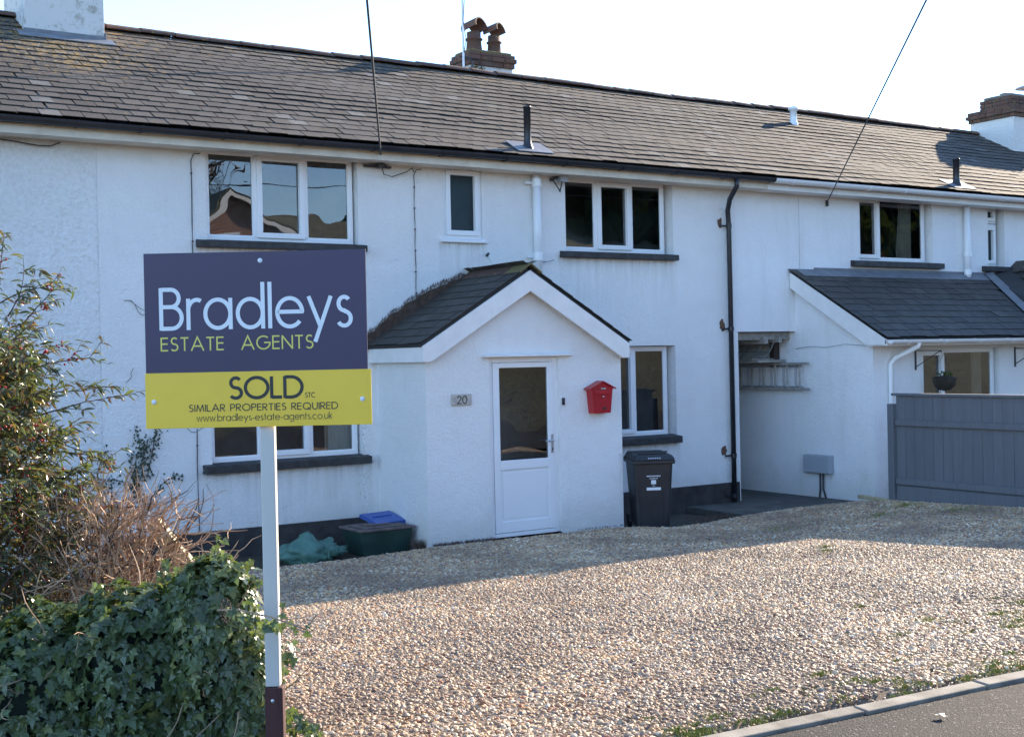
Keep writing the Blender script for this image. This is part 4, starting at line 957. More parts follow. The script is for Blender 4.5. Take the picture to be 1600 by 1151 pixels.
lettering(pl, '20', M['darkprint'], Matrix.Translation((0, PY-.022, 0)), -1.045, -.915, 1.565, .09, .0125, .1, .002, 'numeral')

# ---- red mailbox
mbx = thing('mailbox', (.93, PY, 1.4), 'red metal letterbox with pitched lid on the porch wall right of the door', 'mailbox')
bx0, bx1, bz0, bz1 = .755, 1.075, 1.385, 1.70; cx_ = .917; fy = PY-.125
m = MB()
vs = [(.79, PY-.004, bz0), (1.05, PY-.004, bz0), (1.05, fy+.015, bz0), (.79, fy+.015, bz0), (bx0, PY-.004, bz1), (bx1, PY-.004, bz1), (bx1, fy, bz1), (bx0, fy, bz1)]
m.add(vs, [(0,1,2,3),(4,7,6,5),(3,2,6,7),(1,0,4,5),(0,3,7,4),(2,1,5,6)]); build(m, 'body', M['red'], mbx, bevel=.006)
m = MB(); m.prism([(bx0-.035, fy-.025, 1.685), (cx_, fy-.025, 1.775), (bx1+.035, fy-.025, 1.685), (bx1+.035, fy-.025, 1.672), (cx_, fy-.025, 1.755), (bx0-.035, fy-.025, 1.672)], (0, .145, 0)); build(m, 'lid', M['red'], mbx, bevel=.003)
m = MB(); m.add([(bx0, fy-.002, 1.675), (bx1, fy-.002, 1.675), (cx_, fy-.002, 1.755)], [(0,1,2)]); m.box(.80, 1.035, fy-.012, fy+.002, 1.615, 1.665); build(m, 'flap', M['red'], mbx, bevel=.004)
m = MB(); m.box(.885, .955, fy-.018, fy-.010, 1.672, 1.69); m.lathe((.925, fy-.006, 1.585), [(.011, -.008), (.011, .008), (.001, .008)], 10); build(m, 'lock', M['steel'], mbx)
m = MB(); m.box(.925, .975, fy+.006, fy+.010, 1.43, 1.455); build(m, 'badge', M['darkprint'], mbx)

# ---- wheelie bin
binM = Matrix.Translation((1.72, -1.18, -.10)) @ Matrix.Rotation(R(-27), 4, 'Z') @ Matrix.Diagonal((.86, .86, .93, 1))
bn = thing('wheelie_bin', (1.78, -1.18, -.10), 'black wheelie bin with white stickers standing between the porch and the passage', 'bin')
def bx(m, *a): m.box(*a, 0, binM)
m = MB(); lo = [(-.235, -.25, .02), (.235, -.25, .02), (.235, .22, .10), (-.235, .22, .10)]; hi = [(-.285, -.33, .93), (.285, -.33, .93), (.285, .33, .95), (-.285, .33, .95)]
m.add([binM @ Vector(v) for v in lo+hi], [(0,3,2,1),(4,5,6,7),(0,1,5,4),(1,2,6,5),(2,3,7,6),(3,0,4,7)])
body = build(m, 'body', M['binblack'], bn, bevel=.03)
m = MB(); bx(m, -.31, .31, -.36, .35, .90, .955); build(m, 'rim', M['binblack'], body, bevel=.012)
m = MB()
m.add([binM @ Vector(v) for v in [(-.15, -.262, .06), (.15, -.262, .06), (.15, -.302, .56), (-.15, -.302, .56), (-.15, -.24, .06), (.15, -.24, .06), (.15, -.28, .56), (-.15, -.28, .56)]], [(0,1,2,3),(0,4,5,1),(1,5,6,2),(2,6,7,3),(3,7,4,0)])
build(m, 'front_panel', M['binblack'], body, bevel=.008)
m = MB(); vs = [(-.315, -.39, .955), (.315, -.39, .955), (.30, .36, .965), (-.30, .36, .965), (-.27, -.33, 1.02), (.27, -.33, 1.02), (.26, .31, 1.045), (-.26, .31, 1.045)]
m.add([binM @ Vector(v) for v in vs], [(0,3,2,1),(4,5,6,7),(0,1,5,4),(1,2,6,5),(2,3,7,6),(3,0,4,7)]); lid = build(m, 'lid', M['binblack'], bn, bevel=.02)
m = MB(); bx(m, -.20, .20, -.26, -.14, 1.025, 1.042); bx(m, -.28, .28, .0, .02, 1.03, 1.047); build(m, 'lid_rib', M['binblack'], lid, bevel=.006)
m = MB(); bx(m, -.30, .30, .35, .385, .93, .97); build(m, 'handle', M['binblack'], bn, bevel=.012)
for s in (-1, 1):
    m = MB(); pts = [binM @ Vector((s*.25-.02*s, .24, .10)), binM @ Vector((s*.25+.03*s, .24, .10))]; m.tube(pts, .10, 18); build(m, 'wheel', M['binblack'], bn, bevel=.01)
m = MB()
def sticker(x0, x1, z0, z1):
    f = lambda z: -.25-.08*(z-.02)/.91-.003
    m.add([binM @ Vector(v) for v in ((x0, f(z0), z0), (x1, f(z0), z0), (x1, f(z1), z1), (x0, f(z1), z1))], [(0,1,2,3)])
x = -.10
for k in range(11): sticker(x, x+.014, .735, .75); x += .0185
x = -.06
for k in range(7): sticker(x, x+.012, .705, .716); x += .0178
sticker(-.035, .035, .635, .69); sticker(-.02, .02, .612, .618); sticker(-.10, .105, .54, .592)
m2 = MB(); 
for k in range(6): m2.add([binM @ Vector((-.09+k*.032+a_, b_, c_)) for a_, b_, c_ in ((0, -.392+.0, .972), (.022, -.392, .972), (.022, -.378, .990), (0, -.378, .990))], [(0,1,2,3)])
build(m, 'sticker', M['white'], body); build(m2, 'lid_lettering', M['grey_plastic'], lid)

# ---- recycling boxes and sack left of the porch
rb = thing('recycling_box', (-1.82, -.70, -.09), 'dark green recycling box with a dirty lid in the corner by the porch', 'recycling box')
m = MB(); lo = [(-2.10, -.92, -.09), (-1.55, -.92, -.09), (-1.55, -.50, -.09), (-2.10, -.50, -.09)]; hi = [(-2.15, -.97, .20), (-1.50, -.97, .20), (-1.50, -.45, .20), (-2.15, -.45, .20)]
m.add(lo+hi, [(0,3,2,1),(0,1,5,4),(1,2,6,5),(2,3,7,6),(3,0,4,7),(4,5,6,7)]); build(m, 'body', M['boxgreen'], rb, bevel=.02)
m = MB(); m.box(-2.17, -1.48, -.99, -.43, .19, .215); m.box(-2.10, -1.55, -.92, -.50, .215, .23); lidb = build(m, 'lid', M['boxlid'], rb, bevel=.01)
m = MB(); m.box(-2.0, -1.7, -.80, -.62, .23, .245); build(m, 'lid_rib', M['boxlid'], lidb, bevel=.005)
B = Matrix.Translation((-1.66, -.55, .285)) @ Matrix.Rotation(R(12), 4, 'Z') @ Matrix.Rotation(R(15), 4, 'X') @ Matrix.Diagonal((.88, .88, 1, 1))
m = MB(); m.box(-.25, .25, -.19, .19, -.012, .0, 0, B); m.box(-.25, .25, -.19, -.175, -.04, 0, 0, B); m.box(-.25, .25, .175, .19, -.04, 0, 0, B); m.box(-.25, -.235, -.175, .175, -.04, 0, 0, B); m.box(.235, .25, -.175, .175, -.04, 0, 0, B); m.box(-.16, .16, .02, .04, 0, .012, 0, B)
tag(build(m, 'blue_box_lid', M['blue'], bevel=.008), 'bright blue plastic box lid lying on the green recycling box', 'box lid')
bm_ = bmesh.new(); bmesh.ops.create_icosphere(bm_, subdivisions=4, radius=1)
for v in bm_.verts:
    p = v.co.copy(); s_ = 1-.35*abs(p.x)**2
    q = Vector((p.x*.37, p.y*.20*s_, p.z*.16*s_*(1.15 if p.x < 0 else .75)))
    f_ = .05*noise.noise(p*2.2)-.05*abs(noise.noise(p*3.2+Vector((3, 1, 0))))+.05*abs(noise.noise(p*7))+.012*noise.noise(p*14)
    q += p*f_*1.4; q.z = max(q.z, -.10); v.co = q
me = bpy.data.meshes.new('garden_sack'); bm_.to_mesh(me); bm_.free(); me.materials.append(M['sack'])
me.polygons.foreach_set('use_smooth', [True]*len(me.polygons))
sk = link('garden_sack', me, M=Matrix.Translation((-2.66, -.80, .01)) @ Matrix.Rotation(R(-6), 4, 'Z')); tag(sk, 'crumpled green woven garden sack on the ground under the ground floor window', 'sack')
m = MB(); m.tube([(-2.60, -1.0, .13), (-2.56, -1.01, .06), (-2.57, -1.02, -.03), (-2.52, -1.01, -.06)], .012, 6); build(m, 'strap', M['sack'], sk, smooth=True)

# ---- fence towards the road on the right
FX = 4.90
fn = thing('timber_fence', (FX, -4.5, .2), 'blue-grey painted board fence running towards the road on the right', 'fence')
y = -2.36; i = 0
bm1 = MB(); bm1.box(0, .018, -.142, 0, .22, 1.475); bme = bm1.mesh('board', M['fence'])
while y > -7.6:
    link('board', bme, fn, M=Matrix.Translation((FX+rng.uniform(0, .004), y, rng.uniform(-.004, .004))) @ Matrix.Rotation(rng.gauss(0, .002), 4, 'X'), bevel=.003); y -= .146; i += 1
for z0, z1 in ((1.09, 1.165), (.33, .41)):
    m = MB(); m.box(FX-.045, FX-.002, -7.6, -2.37, z0, z1); build(m, 'rail', M['fence'], fn, bevel=.006)
m = MB(); m.box(FX-.03, FX-.004, -7.6, -2.37, .02, .31); build(m, 'gravel_board', M['fence'], fn, bevel=.005)
m = MB(); m.box(FX-.04, FX+.045, -7.6, -2.31, 1.476, 1.51); build(m, 'capping_rail', M['fence'], fn, bevel=.006)
for y in (-2.30, -5.0, -7.7):
    m = MB(); m.box(FX-.05, FX+.05, y-.05, y+.05, -.05, 1.37 if y > -3 else 1.47); build(m, 'post', M['fence'], fn, bevel=.006)
m = MB(); m.box(5.0, 5.35, -1.75, -1.62, -.05, .10)
B = Matrix.Translation((4.93, -2.05, .10)) @ Matrix.Rotation(R(78), 4, 'Z'); m = MB(); m.box(-.45, .45, -.04, .04, -.03, .02, 0, B); tag(build(m, 'timber_offcut', M['pale_timber'], bevel=.004), 'weathered timber offcut on the ground at the foot of the blue-grey fence', 'timber')

# ---- cables and aerial
def sagline(a, b, sag, n=24):
    a = Vector(a); b = Vector(b); return [a.lerp(b, i/n)+Vector((0, 0, -sag*4*(i/n)*(1-i/n))) for i in range(n+1)]
oc = thing('overhead_cable', (-1.36, -.05, 4.4), 'dark overhead cable dropping from the sky to the bracket between the upper left windows', 'cable', 'overhead cables')
m = MB(); m.tube(sagline((-1.36, -.10, 4.44), (-4.22, -5.43, 5.30), .0), .011, 6); 
d = (Vector((-4.22, -5.43, 5.30))-Vector((-1.36, -.10, 4.44))); m.tube([Vector((-4.22, -5.43, 5.30)), Vector((-4.22, -5.43, 5.30))+d*1.2], .011, 6); build(m, 'cable_run', M['cable'], oc, smooth=True)
m = MB(); m.box(-1.56, -1.20, -.05, -.02, 4.36, 4.385); m.box(-1.40, -1.34, -.12, -.02, 4.355, 4.40); m.tube([(-1.50, -.05, 4.37), (-1.36, -.12, 4.41), (-1.24, -.05, 4.36)], .012, 6); build(m, 'bracket', M['cable'], oc)
m = MB(); m.tube([(-1.36, -.10, 4.38), (-1.32, -.08, 4.28), (-1.20, -.06, 4.26), (-1.0, -.05, 4.33), (-.90, -.02, 4.39), (-.88, -.015, 4.34)], .006, 6); build(m, 'tail', M['cable'], oc, smooth=True)
m = MB(); P1 = Vector((6.18, -.03, 4.32)); P2 = Vector((-.56, -7.79, 5.21)); d = P2-P1
m.tube([P1, P1+d*.5, P2, P2+d*.6], .009, 6); m.lathe((6.18, -.03, 4.26), [(.022, 0), (.022, .09), (.001, .09)], 8)
tag(build(m, 'overhead_cable', M['cable'], smooth=True), 'dark overhead cable crossing the white sky to the wall of the right house', 'cable', 'overhead cables')
m = MB(); m.tube(sagline((2.72, 3.15, 6.60), (19.9, 16.0, 12.0), .3), .004, 5); tag(build(m, 'overhead_wire', M['cable']), 'faint thin wire running right from the middle chimney against the sky', 'wire', 'thin sky wires')
m = MB(); m.tube(sagline((3.6, 3.5, 6.35), (26, 19, 12.2), .3), .0025, 5); tag(build(m, 'overhead_wire', M['cable']), 'lower, fainter thin wire rising behind the ridge right of the middle chimney', 'wire', 'thin sky wires')
ae = thing('aerial_mast', (1.68, 3.05, 6.3), 'thin pale aerial mast strapped to the left side of the middle chimney', 'aerial')
m = MB(); m.tube([(1.68, 3.04, 6.2), (1.68, 3.04, 9.2)], .018, 8); build(m, 'mast', M['white'], ae)
m = MB(); m.tube([(1.68, 3.02, 6.72), (1.71, 3.0, 6.9), (1.67, 3.01, 7.2), (1.69, 3.0, 7.5), (1.67, 3.01, 7.9)], .006, 5); m.tube([(1.69, 3.0, 6.66), (1.80, 2.98, 6.60), (1.80, 2.98, 6.42)], .014, 5); m.tube([(1.62, 3.06, 6.66), (1.95, 3.06, 6.66), (2.1, 3.08, 6.40)], .008, 5); build(m, 'lead', M['cable'], ae)
for x, z0, z1, lab in ((-3.64, .24, 4.36, 'thin black cable clipped vertically to the wall left of the front windows'), (-.88, 2.68, 4.36, 'thin grey cable running down the wall to the porch roof')):
    m = MB(); pts = [(x+.10, -.02, z1+.02), (x+.03, -.02, z1+.01), (x, -.015, z1-.06)]+[(x+.004*math.sin(k*1.7), -.013, z1-.06+(z0-z1+.06)*k/12) for k in range(1, 13)]
    m.tube(pts, .006 if x < -2 else .005, 5)
    for k in range(6): z = z0+.2+(z1-z0-.4)*k/5; m.box(x-.008, x+.008, -.022, -.005, z-.008, z+.008)
    tag(build(m, 'wall_cable', M['cable']), lab, 'cable', 'cables clipped to the walls')
m = MB(); m.tube([(-5.9, -.03, 4.40), (-5.5, -.03, 4.37), (-5.25, -.04, 4.34), (-5.12, -.04, 4.345), (-5.02, -.02, 4.39)], .007, 5); tag(build(m, 'wall_cable', M['cable'], smooth=True), 'black cable looping under the gutter of the far left house', 'cable', 'cables clipped to the walls')
m = MB(); m.tube([(5.49, .0, 2.12), (5.485, -.3, 2.15), (5.485, -.6, 2.13), (5.485, -.95, 2.17), (5.485, -1.35, 2.14)], .004, 5); m.tube([(5.6, -.01, 4.38), (5.6, -.01, 3.3)], .0025, 5); tag(build(m, 'wall_cable', M['grey_plastic'], smooth=True), 'thin pale cable across the lean-to side wall', 'cable', 'cables clipped to the walls')
m = MB(); m.tube([(-3.57, -.03, .94), (-3.6, -.03, .87), (-3.45, -.03, .845), (-2.5, -.03, .87), (-1.5, -.03, .885)], .004, 5); tag(build(m, 'wall_cable', M['grey_plastic'], smooth=True), 'thin grey cable sagging under the sill of the ground floor left window', 'cable', 'cables clipped to the walls')

# ================================================================== sign
BL = Vector((-6.83, -8.84, 1.83)); BRt = Vector((-6.13, -9.285, 1.83)); U = (BRt-BL); U.z = 0; BWid = U.length; U.normalize(); NY = Vector((0, 0, 1)).cross(U).normalized()
SM = Matrix((U, NY, Vector((0, 0, 1)))).transposed().to_4x4(); SM.translation = BL   # x right, y away from camera, z up
sg = thing('estate_agent_sign', (-6.44, -9.05, .3), 'navy and yellow estate agent board reading SOLD on a white post', 'sign')
m = MB(); m.box(0, BWid, 0, .008, .20, .652, 0, SM); bd = build(m, 'board', M['navy'], sg, bevel=.0015)
m = MB(); m.box(-.002, BWid+.012, -.007, -.001, -.002, .205, 0, SM); yb = build(m, 'slip_board', M['yellow'], sg, bevel=.001)
for x, z, pp, mt_ in ((BWid*.525, .618, bd, 'white'), (.030, .098, yb, 'white'), (BWid-.022, .094, yb, 'white')):
    m = MB(); n = 14; y0 = -.002 if pp is bd else -.009
    m.add([SM @ Vector((x, y0-.004, z))]+[SM @ Vector((x+.009*math.cos(2*math.pi*k/n), y0, z+.009*math.sin(2*math.pi*k/n))) for k in range(n)], [(0, k+1, (k+1) % n+1) for k in range(n)])
    build(m, 'screw_cap', M[mt_], pp)
hb_ = .652
LT = lambda *a, **k: lettering(*a, **k)
LT(bd, 'Bradleys', M['white'], SM, .062, BWid*.932, hb_-.288, .158, .0150, .15)
LT(bd, 'ESTATE  AGENTS', M['limeprint'], SM, .060, BWid*.755, hb_-.366, .0515, .0054, .19)
SM2 = SM @ Matrix.Translation((0, -.007, 0))
LT(yb, 'SOLD', M['darkprint'], SM2, .312, BWid*.705, .103, .082, .0125, .12)
LT(yb, 'STC', M['darkprint'], SM2, BWid*.716, BWid*.762, .103, .019, .0026, .14)
LT(yb, 'SIMILAR PROPERTIES REQUIRED', M['darkprint'], SM2, .160, BWid*.862, .0585, .026, .0037, .18)
LT(yb, 'www.bradleys-estate-agents.co.uk', M['darkprint'], SM2, .188, BWid*.835, .022, .0245, .0025, .15)
PXs = BWid*.538
m = MB(); m.box(PXs-.028, PXs+.026, .009, .052, -.98, .60, 0, SM); build(m, 'post', M['post_white'], sg, bevel=.004, label='white painted post flaking in places')
m = MB(); m.box(PXs-.030, PXs+.038, -.002, .056, -1.56, -.981, 0, SM); st = build(m, 'stake', M['post_brown'], sg, bevel=.004, label='red-brown stake at the foot of the post')
m = MB(); n = 12; m.add([SM @ Vector((PXs, -.006, -1.03))]+[SM @ Vector((PXs+.007*math.cos(2*math.pi*k/n), -.003, -1.03+.007*math.sin(2*math.pi*k/n))) for k in range(n)], [(0, k+1, (k+1) % n+1) for k in range(n)]); build(m, 'bolt', M['steel'], st)

# ================================================================== plants
def ivy_leaf_mesh(name, lobes=5, s=1.0, mat='ivy'):
    P = [(0, 0), (.18, -.10), (.44, -.06), (.33, .16), (.50, .42), (.24, .46), (0, 1.0), (-.24, .46), (-.50, .42), (-.33, .16), (-.44, -.06), (-.18, -.10)]
    m = MB(); vs = [(0, .30, -.05)]
    for i, (x, y) in enumerate(P):
        r_ = math.hypot(x, y-.3); z = -.28*abs(x)**1.3-.10*max(0, y-.4)**1.5+.05*math.sin(x*9+y*7); vs.append((x, y, z))
    m.add([(a*s, b*s, c*s) for a, b, c in vs], [(0, i+1, (i+1) % 12+1) for i in range(12)]); return m
def lance_leaf_mesh(s=1.0, w=.13):
    m = MB(); n = 5; vs = []
    for i in range(n+1):
        t_ = i/n; ww = w*math.sin(math.pi*min(.98, t_*.96+.03))**.8; z = -.35*t_*t_
        vs += [(-ww, t_, z+ww*.45), (0, t_, z), (ww, t_, z+ww*.45)]
    fs = []
    for i in range(n): fs += [(3*i, 3*i+1, 3*i+4, 3*i+3), (3*i+1, 3*i+2, 3*i+5, 3*i+4)]
    m.add([(a*s, b*s, c*s) for a, b, c in vs], fs); return m
def orient(pos_, nrm, tip, s):
    z = Vector(nrm).normalized(); y = Vector(tip); y = (y-z*y.dot(z))
    if y.length < 1e-3: y = z.orthogonal()
    y.normalize(); x = y.cross(z); Mx = Matrix((x*s, y*s, z*s)).transposed().to_4x4(); Mx.translation = Vector(pos_); return Mx
def leaves(parent, mats, protos, mat, name, limit=300):
    """mats: list of matrices; the ones that show largest become parts, the rest one stuff part"""
    L_ = []
    for Mx in mats:
        p = Mx.translation; d = (p-CAM).length; s_ = Mx.col[0].length; L_.append(((0 if inframe(p, 0) else -10)+s_/d, Mx))
    # prefer leaves on the outside facing the camera
    L_.sort(key=lambda t_: -t_[0]); mes = [q.mesh(name, mat) for q in protos]
    if limit and len(L_) > limit:
        step = L_[:limit*2]; step.sort(key=lambda t_: (t_[1].translation-CAM).length); pick = step[:limit]
        ids = {id(q[1]) for q in pick}; rest = [q for q in L_ if id(q[1]) not in ids]
    else: pick, rest = L_, []
    for k, (d, Mx) in enumerate(pick): link(name, mes[k % len(mes)], parent, M=Mx)
    if rest:
        m = MB()
        for k, (d, Mx) in enumerate(rest):
            q = protos[k % len(protos)]; m.add([Mx @ Vector(v) for v in q.v], q.f)
        build(m, 'foliage', mat, parent, kind='stuff')

# ivy hedge
hedge = thing('ivy_hedge', (-6.8, -8.4, .3), 'dense dark green ivy hedge at the lower left around the sign post', 'hedge')
ELL = [((-6.53, -8.62, .90), (.21, .26, .40)), ((-6.75, -8.44, .78), (.34, .30, .42)), ((-7.06, -8.24, .68), (.42, .34, .42)), ((-6.44, -8.72, .62), (.14, .22, .40)), ((-6.8, -8.40, .45), (.52, .40, .36)), ((-7.3, -8.1, .56), (.4, .35, .46)), ((-6.50, -8.66, .45), (.22, .28, .3))]
def inside(p, sc=.93):
    for c, r_ in ELL:
        if sum(((p[i]-c[i])/(r_[i]*sc))**2 for i in range(3)) < 1: return True
    return False
mats = []; target = 9000; tries = 0
while len(mats) < target and tries < 60000:
    tries += 1; c, r_ = rng.choice(ELL)
    d = Vector((rng.gauss(0, 1), rng.gauss(0, 1), rng.gauss(0, 1))).normalized(); k = 1-abs(rng.gauss(0, .10))+.02
    lump = 1+.16*noise.noise(Vector(c)*3+d*2.2)+.05*noise.noise(d*7)
    p = Vector((c[0]+d.x*r_[0]*k*lump, c[1]+d.y*r_[1]*k*lump, c[2]+d.z*r_[2]*k*lump))
    if p.z < .22 or inside(p, .84): continue
    if (p-CAM).dot(fwd) > 5.4 and rng.random() < .6: continue
    nn = Vector((d.x/r_[0], d.y/r_[1], d.z/r_[2])).normalized()+Vector((rng.gauss(0, .38), rng.gauss(0, .38), rng.gauss(.12, .38)))
    tip = Vector((rng.gauss(0, .5), rng.gauss(0, .5), -1)); mats.append(orient(p, nn, tip, rng.choice((.030, .040, .048, .056, .066))*rng.uniform(.85, 1.1)))
for k in range(30):   # loose shoots breaking the outline
    c, r_ = rng.choice(ELL[:4]); th_ = rng.uniform(-.9, 1.2); d = Vector((math.cos(th_)*.8+rng.gauss(0, .2), rng.gauss(-.4, .4), math.sin(th_)+.25)).normalized()
    p = Vector((c[0]+d.x*r_[0], c[1]+d.y*r_[1], c[2]+d.z*r_[2])); dd = (d+Vector((rng.gauss(0, .3), rng.gauss(0, .3), rng.gauss(.3, .4)))).normalized()
    for q in range(rng.randrange(7, 16)):
        pp = p+dd*q*.012+Vector((rng.gauss(0, .014), rng.gauss(0, .014), rng.gauss(0, .014)-.0004*q*q)); mats.append(orient(pp, (rng.gauss(-.1, .5), -.8+rng.gauss(0, .5), .5+rng.gauss(0, .4)), (rng.gauss(0, .6), 0, -1), rng.uniform(.022, .048)))
for k in range(26):   # sprig reaching across the post
    t_ = k/25; p = Vector((-6.62, -9.16, 1.17)).lerp(Vector((-6.41, -9.29, 1.13)), t_)+Vector((rng.gauss(0, .012), rng.gauss(0, .012), rng.gauss(0, .022)-.03*t_))
    mats.append(orient(p, (-.4+rng.gauss(0, .4), -1, .4+rng.gauss(0, .4)), (rng.gauss(.3, .5), 0, -1), rng.uniform(.022, .045)))
leaves(hedge, mats, [ivy_leaf_mesh('a'), ivy_leaf_mesh('b')], M['ivy'], 'leaf')
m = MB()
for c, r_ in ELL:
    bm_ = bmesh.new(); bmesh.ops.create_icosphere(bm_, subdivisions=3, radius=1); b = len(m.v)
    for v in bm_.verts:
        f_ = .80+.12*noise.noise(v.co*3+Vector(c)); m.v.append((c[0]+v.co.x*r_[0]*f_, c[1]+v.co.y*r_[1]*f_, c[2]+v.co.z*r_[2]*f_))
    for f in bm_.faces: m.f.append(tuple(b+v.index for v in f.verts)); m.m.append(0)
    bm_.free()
build(m, 'stems_or_core', simple('hedge_interior_shade', (.012, .020, .012), .95), hedge, kind='stuff')  # solid core coloured near-black green for the shade inside and to hide gaps
m = MB()
def rtwig(p, d, l, r_, n=5, wob=.18, grav=0):
    pts = [Vector(p)]; d = Vector(d).normalized()
    for i in range(n):
        d = (d+Vector((rng.gauss(0, wob), rng.gauss(0, wob), rng.gauss(0, wob)-grav))).normalized(); pts.append(pts[-1]+d*l/n)
    return pts
for k in range(45):
    c, r_ = rng.choice(ELL[:5]); d = Vector((rng.gauss(0, 1), rng.gauss(-.6, 1), rng.gauss(.3, 1))).normalized(); p = Vector((c[0]+d.x*r_[0]*.9, c[1]+d.y*r_[1]*.9, c[2]+d.z*r_[2]*.9))
    m.tube(rtwig(p, d+Vector((0, 0, rng.uniform(-.8, .8))), rng.uniform(.12, .3), 0), [.003, .003, .0025, .002, .002, .001], 4)
m.tube([(-6.63, -9.0, 1.15), (-6.60, -9.15, 1.17), (-6.52, -9.24, 1.15), (-6.41, -9.30, 1.10), (-6.37, -9.31, 1.15)], .0035, 5)
build(m, 'trailing_stem', M['twig'], hedge)
m = MB()
for k in range(60):
    d = Vector((rng.gauss(0, 1), rng.gauss(0, 1), rng.gauss(0, 1))).normalized(); p = Vector((-6.575, -8.93, 1.13))+Vector((d.x*.022, d.y*.022, d.z*.045)); m.lathe(p, [(.001, -.004), (.004, 0), (.001, .004)], 5)
build(m, 'berry_cluster', M['darktwig'], hedge)

# evergreen shrub with narrow leaves and red berries
shrub = thing('berry_shrub', (-7.3, -7.3, .3), 'tall loose evergreen shrub with narrow leaves and red berries at the left edge', 'shrub')
mats = []; tw = MB(); bp = []
def grow(p, d, l, n, wob, grav, r0, leafy=True, dens=1.0):
    l *= .85
    pts = rtwig(p, d, l, 0, n, wob, grav); tw.tube(pts, [r0*(1-.8*i/n) for i in range(n+1)], 4)
    if leafy:
        for i in range(n):
            for q in range(int(rng.uniform(2, 4)*dens)+1):
                pp = pts[i].lerp(pts[i+1], rng.random()); dd = (pts[i+1]-pts[i]).normalized()
                side = dd.cross(Vector((rng.gauss(0, 1), rng.gauss(0, 1), rng.gauss(0, 1)))).normalized()
                tipd = dd*.7+side+Vector((0, 0, -.15)); mats.append(orient(pp, Vector((rng.gauss(0, .6), rng.gauss(0, .6), 1))+side.cross(dd)*.5, tipd, rng.uniform(.030, .062)))
            if rng.random() < .10: bp.append(pts[i]+Vector((0, 0, -.01)))
    return pts
for k in range(1500):
    a = rng.random()
    z = .45+1.72*rng.random()**.85; rad = .50*(1-.55*max(0, (z-1.5)/1.0))*(.25+.75*rng.random()**.6); th_ = rng.uniform(0, 6.28)
    p = Vector((-7.33+rad*math.cos(th_)*1.0, -7.42+rad*math.sin(th_), z)); d = Vector((math.cos(th_)*.7, math.sin(th_)*.7, rng.gauss(.5, .5)))
    grow(p, d, rng.uniform(.16, .36), 5, .22, .07, .003, True, 1.5)
for k in range(26):
    th_ = rng.uniform(0, 6.28); grow((-7.35+rng.gauss(0, .1), -7.4+rng.gauss(0, .1), .3), (math.cos(th_)*.35, math.sin(th_)*.35, 1), rng.uniform(1.0, 2.0), 8, .12, .02, .013, False)
# arching outer sprays to the right
for p, d, l in [((-6.98, -7.5, 2.05), (1, -.3, .5), .45), ((-7.0, -7.5, 1.95), (1, -.4, .25), .5), ((-6.95, -7.6, 1.85), (1, -.3, .15), .5), ((-7.0, -7.5, 2.25), (.8, -.4, .8), .35), ((-6.95, -7.6, 1.68), (1, -.4, .1), .42), ((-7.05, -7.5, 2.3), (.6, -.4, 1), .35), ((-7.1, -7.5, 2.4), (.3, -.4, 1), .32), ((-6.95, -7.6, 1.75), (1, -.6, -.1), .5), ((-7.1, -7.5, 2.35), (1, -.4, .5), .4)]:
    pts = grow(p, d, l, 8, .12, .05, .0035, True, .6)
    for q in range(3): grow(pts[2+q*2], Vector(d)+Vector((rng.gauss(0, .5), rng.gauss(0, .5), rng.gauss(0, .5))), l*.35, 4, .15, .05, .002, True, .6)
leaves(shrub, mats, [lance_leaf_mesh(1, .10), lance_leaf_mesh(1, .135)], M['coto'], 'leaf')
build(tw, 'branches', M['darktwig'], shrub)
m = MB()
for p in bp:
    for q in range(rng.choice((2, 3, 5))):
        c = p+Vector((rng.gauss(0, .010), rng.gauss(0, .010), rng.gauss(0, .010))); m.lathe(c, [(.0008, -.0055), (.0045, -.003), (.0055, 0), (.0045, .003), (.0008, .0055)], 6)
build(m, 'berries', M['berry'], shrub, kind='stuff', smooth=True)

# dry twiggy bush
tb = thing('twiggy_bush', (-6.62, -7.75, .4), 'bare tan twiggy bush between the berry shrub and the sign', 'bush')
m = MB(); m2 = MB()
for k in range(1350):
    u = rng.gauss(0, 1); p = Vector((-6.66+rng.gauss(0, .155), -7.76+rng.gauss(0, .12), .92+rng.random()**1.1*.52))
    out = (p-Vector((-6.70, -7.72, .6))); d = Vector((out.x*1.5+rng.gauss(0, .45), out.y*1.5+rng.gauss(0, .45), .55+rng.gauss(0, .35)))
    l = rng.uniform(.08, .26); r_ = .0012+.0042*rng.random()**2.2
    pts = rtwig(p, d, l, 0, 4, .28, 0); (m if rng.random() < .8 else m2).tube(pts, [r_, r_, r_*.8, r_*.7, r_*.5], 3, cap=False)
for k in range(60):
    a = rng.uniform(0, 6.28); pts = rtwig((-6.72+rng.gauss(0, .08), -7.72+rng.gauss(0, .08), .35), (math.cos(a)*.35, math.sin(a)*.35, 1), rng.uniform(.6, 1.05), 0, 8, .13, 0); m.tube(pts, [.006*(1-.09*i) for i in range(9)], 5)
for k in range(80):
    pts = rtwig((-6.85+rng.gauss(0, .22), -7.9+rng.gauss(0, .12), .85+rng.random()*.3), (rng.gauss(0, 1), rng.gauss(0, .6), rng.gauss(0, .6)), rng.uniform(.15, .4), 0, 6, .2, .04); m.tube(pts, .0028, 4)
build(m, 'twigs', M['twig'], tb, kind='stuff'); build(m2, 'dark_twigs', M['darktwig'], tb, kind='stuff')
